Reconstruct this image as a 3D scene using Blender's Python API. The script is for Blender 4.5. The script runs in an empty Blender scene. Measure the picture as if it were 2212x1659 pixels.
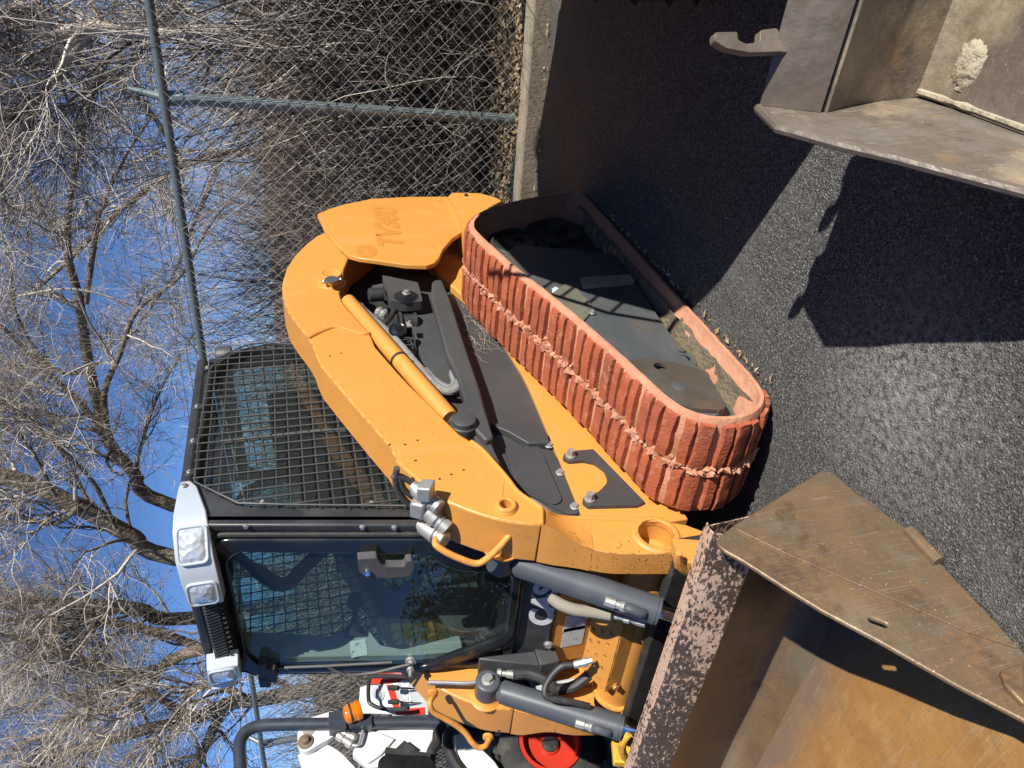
import bpy, bmesh, math, random
import numpy as np
from mathutils import Vector, Matrix
from mathutils import noise as mnoise

# ------------------------------------------------------------------ camera, sky, sun, exposure
scene = bpy.context.scene
R_ = math.radians
CAM = np.array([2.56, 2.315, 1.5])
FPX = 1570.0                                   # focal length in units of a 2212 x 1659 frame
CR = np.array([-0.573, 0.815, -0.089]); CU = np.array([-0.265, -0.082, 0.961])
CR /= np.linalg.norm(CR); CU -= CR * CR.dot(CU); CU /= np.linalg.norm(CU)
CB = np.cross(CR, CU)
cd = bpy.data.cameras.new('camera'); co = bpy.data.objects.new('camera', cd)
scene.collection.objects.link(co)
cd.sensor_fit = 'HORIZONTAL'; cd.sensor_width = 36.0; cd.lens = FPX / 2212 * 36
cd.clip_start = 0.02; cd.clip_end = 3000
m = Matrix.Identity(4)
for i in range(3):
    m[i][0] = -CU[i]; m[i][1] = CR[i]; m[i][2] = CB[i]; m[i][3] = CAM[i]
co.matrix_world = m                             # the phone was held sideways: the picture lies on its side
scene.camera = co

SUND = np.array([0.17, 0.80, 0.576]); SUND /= np.linalg.norm(SUND)   # towards the sun
world = bpy.data.worlds.new('World'); scene.world = world; world.use_nodes = True
wn = world.node_tree.nodes; wl = world.node_tree.links
bg = wn['Background']; sky = wn.new('ShaderNodeTexSky'); sky.sky_type = 'NISHITA'; sky.sun_disc = False
sky.sun_elevation = math.asin(SUND[2]); sky.sun_rotation = math.atan2(SUND[0], SUND[1])
sky.altitude = 1600; sky.air_density = 0.6; sky.dust_density = 0.0; sky.ozone_density = 7.5
wl.new(sky.outputs[0], bg.inputs[0]); bg.inputs[1].default_value = 0.10
sl = bpy.data.lights.new('sun', 'SUN'); sl.energy = 5.0; sl.angle = R_(0.53); sl.color = (1, 0.955, 0.88)
so = bpy.data.objects.new('sun', sl); scene.collection.objects.link(so)
so.rotation_euler = Vector(SUND).to_track_quat('Z', 'Y').to_euler(); so.location = (5, 20, 15)
vs = scene.view_settings; vs.view_transform = 'Standard'; vs.look = 'None'; vs.gamma = 1; vs.exposure = 0.45
vs.use_curve_mapping = False
scene.render.engine = 'CYCLES'
scene.cycles.use_denoising = True
scene.cycles.max_bounces = 6; scene.cycles.transparent_max_bounces = 16; scene.cycles.diffuse_bounces = 2; scene.cycles.glossy_bounces = 3
random.seed(7); rng = np.random.default_rng(7)

# ------------------------------------------------------------------ helpers
COL = scene.collection
FR = dict(A1=(600,1300,1200/2212),A2=(1000,700,1200/2212),A3=(1700,700,1400/2212),A4=(1500,1700,1400/2212),
  A5=(800,2124,1200/2212),A6=(600,1900,1200/2212),A7=(2700,1750,1332/1735),A8=(2600,0,1432/1697),
  G1=(1900,0,1300/2157),G2=(400,0,1800/2212),G3=(0,0,1200/1422),G4=(0,1400,900/919),G5=(1600,2500,1100/2212),
  G6=(1800,2000,1100/2212),H1=(2400,1400,800/1896),H2=(1800,900,700/1659),H5=(900,2500,1000/1270),D=(0,0,4032/2212))
def ray(fr, x, y):
    a, b, s = FR[fr]; k = 2212/4032
    X = (a+x*s)*k; Y = (b+y*s)*k
    return CR*(1659-Y-829.5) - CU*(X-1106) - CB*FPX
def at(fr, x, y, ax, val):
    """the measured point of the photograph on the plane axis = val (metres)"""
    r = ray(fr, x, y); t = (val-CAM[ax])/r[ax]; return CAM + t*r
def atp(fr, x, y, n, p0):
    r = ray(fr, x, y); n = np.array(n, float); t = np.dot(np.array(p0)-CAM, n)/np.dot(r, n); return CAM + t*r
def xz(fr, pts, y): return [(lambda q: (q[0], q[2]))(at(fr, *p, 1, y)) for p in pts]
FN = np.array([1, 0, .194]); FP = np.array([.66, 0, 1.84])       # leaning front plane of the cab
def fx(z, off=0): return .66 + (1.84-z)*.194 + off
def yz(fr, pts, off=0): return [(lambda q: (q[1], q[2]))(atp(fr, *p, FN, FP+np.array([off, 0, 0]))) for p in pts]

class MB:
    def __init__(s): s.v = []; s.f = []; s.mi = []
    def add(s, vs, fs):
        o = len(s.v); s.v.extend([tuple(map(float, q)) for q in vs]); s.f.extend([tuple(i+o for i in f) for f in fs]); return s
    def box(s, lo, hi):
        x0,y0,z0 = lo; x1,y1,z1 = hi
        return s.add([(x0,y0,z0),(x1,y0,z0),(x1,y1,z0),(x0,y1,z0),(x0,y0,z1),(x1,y0,z1),(x1,y1,z1),(x0,y1,z1)],
          [(0,3,2,1),(4,5,6,7),(0,1,5,4),(1,2,6,5),(2,3,7,6),(3,0,4,7)])
    def obox(s, c, ax, h):
        c = np.array(c, float); ax = [np.array(a, float)/np.linalg.norm(a) for a in ax]; vs = []
        for k in (-1, 1):
            for i, j in ((-1,-1),(1,-1),(1,1),(-1,1)):
                vs.append(c + ax[0]*i*h[0] + ax[1]*j*h[1] + ax[2]*k*h[2])
        return s.add(vs, [(0,3,2,1),(4,5,6,7),(0,1,5,4),(1,2,6,5),(2,3,7,6),(3,0,4,7)])
    def tube(s, path, r, n=8, caps=True, closed=False):
        P = [np.array(p, float) for p in path]; k = len(P)
        if np.isscalar(r): r = [r]*k
        t0 = P[1]-P[0]; t0 /= np.linalg.norm(t0)
        a = np.cross(t0, (0,0,1)) if abs(t0[2]) < .9 else np.cross(t0, (1,0,0)); a /= np.linalg.norm(a)
        vs = []
        for i in range(k):
            t = P[min(i+1,k-1)]-P[max(i-1,0)]
            if closed: t = P[(i+1)%k]-P[i-1]
            t = t/(np.linalg.norm(t)+1e-12)
            a = a - t*np.dot(a, t); a /= (np.linalg.norm(a)+1e-12); b = np.cross(t, a)
            for j in range(n):
                th = 2*math.pi*j/n
                vs.append(P[i] + r[i]*(math.cos(th)*a + math.sin(th)*b))
        fs = []
        for i in range(k if closed else k-1):
            i2 = (i+1) % k
            for j in range(n): fs.append((i*n+j, i*n+(j+1)%n, i2*n+(j+1)%n, i2*n+j))
        if caps and not closed:
            fs.append(tuple(range(n-1, -1, -1))); fs.append(tuple((k-1)*n+j for j in range(n)))
        return s.add(vs, fs)
    def cyl(s, p0, p1, r0, r1=None, n=20): return s.tube([p0, p1], [r0, r0 if r1 is None else r1], n)
    def lathe(s, p, d, prof, n=24, caps=True):
        """prof: (distance along d, radius) pairs"""
        d = np.array(d, float); d /= np.linalg.norm(d); p = np.array(p, float)
        return s.tube2([p+d*h for h, _ in prof], [max(r, 1e-4) for _, r in prof], d, n, caps)
    def tube2(s, P, r, d, n, caps=True):
        a = np.cross(d, (0,0,1)) if abs(d[2]) < .9 else np.cross(d, (1,0,0)); a /= np.linalg.norm(a); b = np.cross(d, a)
        vs = []; k = len(P)
        for i in range(k):
            for j in range(n):
                th = 2*math.pi*j/n; vs.append(P[i]+r[i]*(math.cos(th)*a+math.sin(th)*b))
        fs = [(i*n+j, i*n+(j+1)%n, (i+1)*n+(j+1)%n, (i+1)*n+j) for i in range(k-1) for j in range(n)]
        if caps: fs += [tuple(range(n-1, -1, -1)), tuple((k-1)*n+j for j in range(n))]
        return s.add(vs, fs)
    def prism(s, poly, holes=(), O=(0,0,0), E1=(1,0,0), E2=(0,0,1), N=(0,-1,0), d0=0., d1=.1):
        """poly in (E1,E2); extruded from O+N*d0 to O+N*d1"""
        bm = bmesh.new(); edges = []
        for lp in [poly]+list(holes):
            vv = [bm.verts.new((a, b, 0)) for a, b in lp]
            for i in range(len(vv)): edges.append(bm.edges.new((vv[i], vv[(i+1)%len(vv)])))
        bmesh.ops.triangle_fill(bm, use_beauty=True, use_dissolve=False, edges=edges)
        bmesh.ops.recalc_face_normals(bm, faces=bm.faces[:])
        r = bmesh.ops.extrude_face_region(bm, geom=bm.faces[:])
        for g in r['geom']:
            if isinstance(g, bmesh.types.BMVert): g.co.z = 1
        bmesh.ops.recalc_face_normals(bm, faces=bm.faces[:])
        bm.verts.index_update()
        O, E1, E2, N = [np.array(q, float) for q in (O, E1, E2, N)]
        vs = [O+E1*v.co.x+E2*v.co.y+N*(d0+(d1-d0)*v.co.z) for v in bm.verts]
        fs = [tuple(v.index for v in f.verts) for f in bm.faces]
        bm.free(); return s.add(vs, fs)
    def sideplate(s, poly, y0, y1, holes=()): return s.prism(poly, holes, O=(0,0,0), N=(0,1,0), d0=y0, d1=y1)
    def frontplate(s, poly, x0, x1, holes=()):      # poly in (y,z) following the leaning cab front
        return s.prism(poly, holes, O=(.66+1.84*.194,0,0), E1=(0,1,0), E2=(-.194,0,1), N=(1,0,0), d0=x0, d1=x1)
    def build(s, name, mat, parent=None, bevel=0, smooth=35, kind=None, label=None, mods=None, fixn=True):
        me = bpy.data.meshes.new(name)
        base = np.array(parent_loc(parent))
        V = np.array(s.v)-base if len(s.v) else s.v
        me.from_pydata([tuple(q) for q in V], [], s.f)
        if fixn:
            bm = bmesh.new(); bm.from_mesh(me); bmesh.ops.recalc_face_normals(bm, faces=bm.faces[:]); bm.to_mesh(me); bm.free()
        if smooth:
            me.shade_smooth(); me.set_sharp_from_angle(angle=R_(smooth))
        me.materials.append(mat)
        o = bpy.data.objects.new(name, me); COL.objects.link(o)
        if parent is not None: o.parent = parent
        if bevel:
            b = o.modifiers.new('bevel', 'BEVEL'); b.width = bevel; b.segments = 2; b.limit_method = 'ANGLE'; b.angle_limit = R_(40)
            b.harden_normals = False
        if kind: o['kind'] = kind
        if label: o['label'] = label
        return o
def parent_loc(p):
    l = np.zeros(3)
    while p is not None: l = l+np.array(p.location); p = p.parent
    return l
def thing(name, loc, label, cat, group=None):
    o = bpy.data.objects.new(name, None); COL.objects.link(o); o.location = loc; o.empty_display_size = .2
    o['label'] = label; o['category'] = cat
    if group: o['group'] = group
    return o
def tag(o, label, cat, group=None):
    o['label'] = label; o['category'] = cat
    if group: o['group'] = group
    return o
def structure(o): o['kind'] = 'structure'; return o
def rrect(a0, b0, a1, b1, r, n=5):
    out = []
    for cx, cy, st in ((a1-r,b1-r,0),(a0+r,b1-r,90),(a0+r,b0+r,180),(a1-r,b0+r,270)):
        for i in range(n+1):
            t = R_(st+90*i/n); out.append((cx+r*math.cos(t), cy+r*math.sin(t)))
    return out
def circ(cx, cy, r, n=24, ry=None): return [(cx+r*math.cos(2*math.pi*i/n), cy+(ry or r)*math.sin(2*math.pi*i/n)) for i in range(n)]
def rounded(poly, r, n=4):
    """round each corner of a polygon"""
    out = []; k = len(poly); P = [np.array(p, float) for p in poly]
    for i in range(k):
        a, b, c2 = P[i-1], P[i], P[(i+1)%k]; rr = r[i] if hasattr(r, '__len__') else r
        d1 = a-b; d2 = c2-b; l1 = np.linalg.norm(d1); l2 = np.linalg.norm(d2); q = min(rr, .45*l1, .45*l2)
        s_ = b+d1/l1*q; e_ = b+d2/l2*q
        for j in range(n+1):
            t = j/n; out.append(tuple((1-t)**2*s_+2*t*(1-t)*b+t*t*e_))
    return out
def smoothpath(pts, n=6):
    P = [np.array(p, float) for p in pts]; out = []
    for i in range(len(P)-1):
        p0 = P[max(i-1,0)]; p1 = P[i]; p2 = P[i+1]; p3 = P[min(i+2,len(P)-1)]
        for j in range(n):
            t = j/n; out.append(.5*((2*p1)+(p2-p0)*t+(2*p0-5*p1+4*p2-p3)*t*t+(3*p1-p0-3*p2+p3)*t**3))
    out.append(P[-1]); return out

# ------------------------------------------------------------------ materials
def mat(name, col, rough=.5, metal=0., layers=(), bump=None, spec=.5, coat=0., rvar=0.):
    """layers: (colour, scale, lo, hi, detail, stretch, amount[, rough]) thresholded noise over the base colour"""
    m_ = bpy.data.materials.new(name); m_.use_nodes = True; nt = m_.node_tree; N = nt.nodes; L = nt.links
    b = N['Principled BSDF']; tc = N.new('ShaderNodeTexCoord'); geo = N.new('ShaderNodeNewGeometry')
    src = geo.outputs['Position']
    b.inputs['Roughness'].default_value = rough; b.inputs['Metallic'].default_value = metal
    b.inputs['Specular IOR Level'].default_value = spec; b.inputs['Coat Weight'].default_value = coat; b.inputs['Coat Roughness'].default_value = .15
    cur = None; rcur = None
    rgb = N.new('ShaderNodeRGB'); rgb.outputs[0].default_value = (*col, 1); cur = rgb.outputs[0]
    for k, ly in enumerate(layers):
        c2, sc, lo, hi, det, st, amt = ly[:7]
        mp = N.new('ShaderNodeMapping'); mp.inputs['Scale'].default_value = st; mp.inputs['Location'].default_value = (k*3.1, k*1.7, k*5.3)
        L.new(src, mp.inputs[0])
        nz = N.new('ShaderNodeTexNoise'); nz.inputs['Scale'].default_value = sc; nz.inputs['Detail'].default_value = det; nz.inputs['Roughness'].default_value = .62
        L.new(mp.outputs[0], nz.inputs['Vector'])
        mr = N.new('ShaderNodeMapRange'); mr.inputs['From Min'].default_value = lo; mr.inputs['From Max'].default_value = hi
        mr.inputs['To Max'].default_value = amt
        L.new(nz.outputs['Fac'], mr.inputs['Value'])
        mx = N.new('ShaderNodeMix'); mx.data_type = 'RGBA'; mx.inputs['B'].default_value = (*c2, 1)
        L.new(mr.outputs[0], mx.inputs['Factor']); L.new(cur, mx.inputs['A']); cur = mx.outputs['Result']
        if len(ly) > 7:
            mm = N.new('ShaderNodeMix'); mm.data_type = 'FLOAT'; L.new(mr.outputs[0], mm.inputs['Factor'])
            if rcur is None: mm.inputs['A'].default_value = rough
            else: L.new(rcur, mm.inputs['A'])
            mm.inputs['B'].default_value = ly[7]; rcur = mm.outputs['Result']
    L.new(cur, b.inputs['Base Color'])
    if rcur is not None: L.new(rcur, b.inputs['Roughness'])
    if bump:
        sc, dist, det = bump[:3]
        nz = N.new('ShaderNodeTexNoise'); nz.inputs['Scale'].default_value = sc; nz.inputs['Detail'].default_value = det
        mp = N.new('ShaderNodeMapping'); mp.inputs['Scale'].default_value = bump[3] if len(bump) > 3 else (1,1,1)
        L.new(src, mp.inputs[0]); L.new(mp.outputs[0], nz.inputs['Vector'])
        bp = N.new('ShaderNodeBump'); bp.inputs['Distance'].default_value = dist; bp.inputs['Strength'].default_value = 1
        L.new(nz.outputs['Fac'], bp.inputs['Height']); L.new(bp.outputs[0], b.inputs['Normal'])
    return m_
I = (1,1,1)
M = {}
M['orange'] = mat('orange_paint', (.66,.292,.058), .46, layers=[((.60,.25,.05),1.6,.45,.7,5,I,.6),((.66,.36,.14),7,.56,.75,8,(1.5,1,.5),.4,.6),((.62,.40,.22),26,.64,.72,7,(.4,1,3),.35,.6)], bump=(5,.004,2), coat=.1)
M['orange_worn'] = mat('orange_worn', (.66,.295,.060), .5, layers=[((.62,.26,.055),3.,.45,.72,5,I,.5),((.16,.08,.035),75,.655,.69,5,I,.85,.8),((.55,.33,.17),14,.60,.72,6,I,.4,.7)], bump=(30,.0015,3))
M['yellow'] = mat('yellow_hook_paint', (.72,.40,.045), .5, layers=[((.20,.12,.06),20,.55,.66,7,I,.8,.7)], bump=(40,.003,4))
M['decal'] = mat('faded_decal', (.56,.235,.04), .5, layers=[((.72,.32,.05),30,.5,.7,5,I,.5)])
M['black'] = mat('black_paint', (.028,.029,.031), .42, layers=[((.075,.075,.072),5,.45,.75,6,I,.7,.6),((.18,.165,.14),40,.68,.8,6,(1,1,.3),.5,.8)], bump=(60,.0006,3))
M['black_gloss'] = mat('black_gloss', (.012,.013,.015), .18, layers=[((.05,.048,.045),7,.5,.8,6,I,.5,.45)], coat=.4)
M['greyblack'] = mat('dusty_black_panel', (.050,.052,.054), .5, layers=[((.095,.093,.088),3,.4,.75,6,I,.6,.65),((.24,.21,.17),34,.7,.8,7,(.3,.3,2),.5,.8)], bump=(40,.0008,3))
M['cylgrey'] = mat('cylinder_paint', (.075,.083,.095), .38, layers=[((.12,.125,.13),8,.5,.75,6,I,.5,.5),((.3,.28,.25),70,.7,.8,4,I,.4,.7)])
M['plastic'] = mat('grey_plastic', (.075,.072,.070), .55, layers=[((.13,.125,.12),20,.45,.75,6,I,.5)])
M['chrome'] = mat('chrome', (.75,.77,.8), .12, 1.0)
M['steel'] = mat('zinc_steel', (.46,.455,.43), .48, .6, layers=[((.3,.29,.27),30,.5,.75,5,I,.6,.5)])
M['silver'] = mat('silver_paint', (.62,.66,.67), .30, .35, coat=.3)
M['rubber'] = mat('rubber', (.022,.022,.022), .65, layers=[((.07,.065,.06),15,.45,.75,6,I,.6)], bump=(40,.002,4))
M['hose'] = mat('hose', (.03,.03,.031), .55, layers=[((.09,.085,.08),30,.5,.75,5,I,.6)])
M['sleeve'] = mat('hose_sleeve', (.20,.20,.19), .9, layers=[((.33,.32,.29),25,.45,.7,6,I,.7)], bump=(240,.003,3))
M['canvas'] = mat('canvas_sleeve', (.30,.27,.21), .95, layers=[((.26,.23,.18),20,.45,.7,6,I,.7)], bump=(300,.003,3))
M['clay'] = mat('clay_dust_rubber', (.56,.27,.165), .9, layers=[((.42,.165,.09),7,.45,.7,7,I,.6),((.64,.36,.25),26,.5,.75,7,I,.6),((.20,.07,.045),60,.66,.74,5,I,.5)], bump=(70,.004,6))
M['lug'] = mat('red_clay_lug', (.42,.105,.045), .82, layers=[((.27,.075,.040),6,.44,.66,8,I,.75),((.56,.26,.165),28,.55,.70,9,I,.8),((.10,.055,.045),70,.68,.78,5,I,.5)], bump=(90,.004,6))
M['mudplate'] = mat('dusty_steel_plate', (.095,.105,.112), .5, .25, layers=[((.15,.155,.152),4,.42,.68,7,(1,1,2.5),.7,.5),((.15,.10,.065),6,.54,.72,7,I,.6,.7),((.30,.27,.22),60,.70,.78,4,(.25,1,2),.5,.8)], bump=(24,.002,5))
M['olive'] = mat('olive_grey_plate', (.135,.130,.098), .6, layers=[((.21,.195,.15),9,.45,.7,7,I,.7),((.30,.27,.2),60,.68,.76,4,I,.5)], bump=(30,.002,5))
M['brownplate'] = mat('brown_stained_plate', (.095,.078,.062), .5, .2, layers=[((.14,.145,.14),5,.48,.68,7,I,.7),((.17,.10,.055),8,.55,.7,7,I,.6),((.30,.26,.2),60,.70,.78,4,I,.5)], bump=(24,.002,5))
M['mud'] = mat('dry_mud', (.23,.18,.115), .95, layers=[((.14,.11,.075),18,.45,.65,7,I,.8)], bump=(60,.01,6))
M['darkhub'] = mat('dark_hub', (.03,.029,.028), .5, layers=[((.10,.09,.08),20,.5,.75,6,I,.6)])
M['rust'] = mat('rusty_worn_steel', (.155,.120,.088), .42, .55, layers=[((.25,.155,.072),3.5,.42,.66,7,(1,1.5,1),.75,.6),((.24,.235,.215),6,.53,.72,8,(1,.6,1),.6,.33),((.46,.35,.22),70,.68,.77,3,(.35,1.3,1),.55,.6),((.07,.05,.04),30,.64,.74,6,I,.5,.6)], bump=(50,.0025,6))
M['rustfloor'] = mat('rust_orange_steel', (.42,.205,.055), .62, .2, layers=[((.13,.105,.09),2.6,.47,.57,8,(1,1,1),.9,.45),((.50,.29,.10),12,.5,.72,7,(1.5,.5,1),.6,.7),((.24,.13,.055),24,.58,.72,8,(1,.6,1),.6,.6),((.42,.38,.33),60,.70,.79,3,(.3,1.5,1),.45,.5)], bump=(60,.002,6))
M['flaked'] = mat('flaked_paint_steel', (.105,.085,.080), .45, .3, layers=[((.16,.13,.11),8,.5,.7,6,I,.6,.5),((.60,.40,.29),34,.485,.505,7,(1.6,.7,1.2),1.,.75),((.085,.10,.115),5,.66,.7,5,I,.8,.5)], bump=(55,.003,5))
M['darksteel'] = mat('dark_worn_steel', (.165,.132,.105), .45, .25, layers=[((.27,.22,.175),8,.45,.7,7,I,.7,.45),((.40,.36,.32),50,.66,.76,5,I,.5,.4),((.16,.10,.06),5,.56,.72,7,I,.6,.6)], bump=(30,.004,6))
M['b2steel'] = mat('caked_bucket_steel', (.125,.105,.085), .45, .35, layers=[((.34,.27,.18),4,.50,.66,8,I,.8,.85),((.20,.18,.155),9,.45,.68,7,(1,.5,1),.7,.4),((.33,.19,.07),6,.60,.74,7,I,.6,.7),((.5,.46,.40),70,.70,.78,3,(.3,1.4,1),.5,.5)], bump=(40,.003,6))
M['cement'] = mat('dried_cement', (.42,.36,.26), .95, layers=[((.24,.19,.13),30,.5,.7,6,I,.7)], bump=(60,.012,6))
M['asphalt'] = mat('asphalt', (.085,.085,.086), .85, layers=[((.040,.040,.042),120,.47,.60,5,I,.85),((.27,.265,.25),230,.62,.70,3,I,.75),((.13,.125,.115),1.4,.48,.72,6,I,.5),((.025,.024,.024),.9,.55,.75,5,I,.5),((.30,.27,.22),3.0,.70,.82,8,I,.5)], bump=(170,.006,5))
M['concrete'] = mat('concrete', (.30,.255,.19), .9, layers=[((.19,.155,.11),9,.45,.7,7,I,.7)], bump=(50,.004,5))
M['soil'] = mat('leaf_soil', (.085,.062,.042), 1., layers=[((.19,.14,.095),18,.48,.68,8,I,.7),((.05,.036,.026),7,.5,.7,7,I,.7)], bump=(26,.05,7))
M['bankdark'] = mat('dark_bank', (.045,.034,.026), 1., layers=[((.10,.075,.055),14,.5,.7,8,I,.8)], bump=(12,.08,7))
M['hill'] = mat('far_hill', (.36,.27,.235), 1., layers=[((.26,.20,.18),.06,.45,.65,6,I,.6)])
M['bark'] = mat('bark', (.21,.162,.115), .95, layers=[((.33,.27,.21),9,.45,.66,8,(1,1,.25),.8),((.045,.034,.026),14,.52,.68,7,(1,1,.3),.9)], bump=(26,.05,7,(1,1,.3)))
M['palebranch'] = mat('pale_branch', (.46,.40,.33), .85, layers=[((.28,.23,.18),12,.5,.7,6,I,.6)])
M['leaf'] = mat('dead_leaf', (.38,.27,.15), .85, layers=[((.55,.45,.30),6,.5,.65,3,I,.8),((.20,.12,.07),9,.5,.65,3,I,.6)])
M['fence'] = mat('galvanised_pipe', (.17,.205,.205), .45, .4, layers=[((.26,.30,.30),30,.45,.7,5,I,.6)])
M['wire'] = mat('galvanised_wire', (.36,.37,.355), .45, .35)
M['white'] = mat('white_paint', (.70,.70,.685), .4, layers=[((.52,.49,.44),6,.48,.72,7,I,.5),((.30,.27,.23),40,.66,.74,5,I,.5)], coat=.2)
M['red'] = mat('red_paint', (.52,.040,.020), .35, layers=[((.45,.04,.02),9,.5,.7,5,I,.5)], coat=.2)
M['amber'] = mat('amber_lens', (.62,.17,.01), .12, coat=.5)
M['darkblue'] = mat('slate_tube', (.035,.042,.056), .36, layers=[((.08,.085,.095),12,.5,.75,6,I,.5)], coat=.15)
M['tyre'] = mat('tyre_rubber', (.030,.029,.028), .8, layers=[((.10,.09,.078),10,.42,.68,7,I,.7)], bump=(70,.004,5))
M['trim'] = mat('cab_trim', (.36,.375,.345), .7, layers=[((.25,.26,.24),5,.45,.7,5,I,.5)])
M['seat'] = mat('seat_vinyl', (.018,.018,.019), .6)
M['sticker'] = mat('white_sticker', (.72,.72,.70), .6, layers=[((.30,.22,.16),60,.56,.62,5,I,.8)])
M['letter'] = mat('lettering', (.60,.61,.62), .5, layers=[((.05,.05,.05),90,.63,.67,4,I,.9)])
M['ink'] = mat('black_ink', (.03,.03,.03), .7)
def lensmat():
    m_ = bpy.data.materials.new('lamp_lens'); m_.use_nodes = True; nt = m_.node_tree; N = nt.nodes; L = nt.links
    b = N['Principled BSDF']; b.inputs['Base Color'].default_value = (.80,.82,.83,1); b.inputs['Metallic'].default_value = .6; b.inputs['Roughness'].default_value = .28
    g = N.new('ShaderNodeNewGeometry'); v = N.new('ShaderNodeTexVoronoi'); v.inputs['Scale'].default_value = 46; L.new(g.outputs['Position'], v.inputs['Vector'])
    bp = N.new('ShaderNodeBump'); bp.inputs['Distance'].default_value = .0035; L.new(v.outputs['Distance'], bp.inputs['Height']); L.new(bp.outputs[0], b.inputs['Normal'])
    b.inputs['Coat Weight'].default_value = 1; b.inputs['Coat Roughness'].default_value = .02
    return m_
M['lens'] = lensmat()
def glassmat(name, tint, ior, film):
    m_ = bpy.data.materials.new(name); m_.use_nodes = True; nt = m_.node_tree; N = nt.nodes; L = nt.links
    N.remove(N['Principled BSDF']); out = N['Material Output']
    tr = N.new('ShaderNodeBsdfTransparent'); tr.inputs[0].default_value = (*tint, 1)
    df = N.new('ShaderNodeBsdfDiffuse'); df.inputs[0].default_value = (.42,.42,.40,1)
    gl = N.new('ShaderNodeBsdfGlossy'); gl.inputs['Roughness'].default_value = .01
    f = N.new('ShaderNodeFresnel'); f.inputs[0].default_value = ior; ge = N.new('ShaderNodeNewGeometry')
    iv = N.new('ShaderNodeMath'); iv.operation = 'SUBTRACT'; iv.inputs[0].default_value = 1; L.new(ge.outputs['Backfacing'], iv.inputs[1])
    fm = N.new('ShaderNodeMath'); fm.operation = 'MULTIPLY'; L.new(f.outputs[0], fm.inputs[0]); L.new(iv.outputs[0], fm.inputs[1])
    mx = N.new('ShaderNodeMixShader'); L.new(fm.outputs[0], mx.inputs[0]); L.new(tr.outputs[0], mx.inputs[1]); L.new(gl.outputs[0], mx.inputs[2])
    m2 = N.new('ShaderNodeMixShader'); m2.inputs[0].default_value = film; L.new(mx.outputs[0], m2.inputs[1]); L.new(df.outputs[0], m2.inputs[2])
    L.new(m2.outputs[0], out.inputs[0]); return m_
M['glass'] = glassmat('cab_glass', (.58,.69,.65), 1.9, .03)
M['windshield'] = glassmat('door_glass', (.80,.88,.87), 1.75, .014)

def twigmat(name, stops, rough=.8):
    m_ = bpy.data.materials.new(name); m_.use_nodes = True; nt = m_.node_tree; N = nt.nodes; L = nt.links
    b = N['Principled BSDF']; g = N.new('ShaderNodeNewGeometry'); r = N.new('ShaderNodeValToRGB')
    while len(r.color_ramp.elements) < len(stops): r.color_ramp.elements.new(.5)
    for e, (p, c_) in zip(r.color_ramp.elements, stops): e.position = p; e.color = (*c_, 1)
    L.new(g.outputs['Random Per Island'], r.inputs[0]); L.new(r.outputs[0], b.inputs['Base Color']); b.inputs['Roughness'].default_value = rough
    return m_
M['twig'] = twigmat('twig', [(0,(.09,.068,.052)),(.35,(.24,.19,.15)),(.65,(.48,.41,.34)),(1,(.70,.64,.56))])
M['brush'] = twigmat('dry_brush', [(0,(.014,.011,.009)),(.45,(.05,.040,.032)),(.72,(.22,.185,.15)),(1,(.70,.63,.54))])
M['reed'] = twigmat('dry_reed', [(0,(.18,.12,.085)),(.5,(.40,.29,.22)),(1,(.62,.50,.41))])
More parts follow.
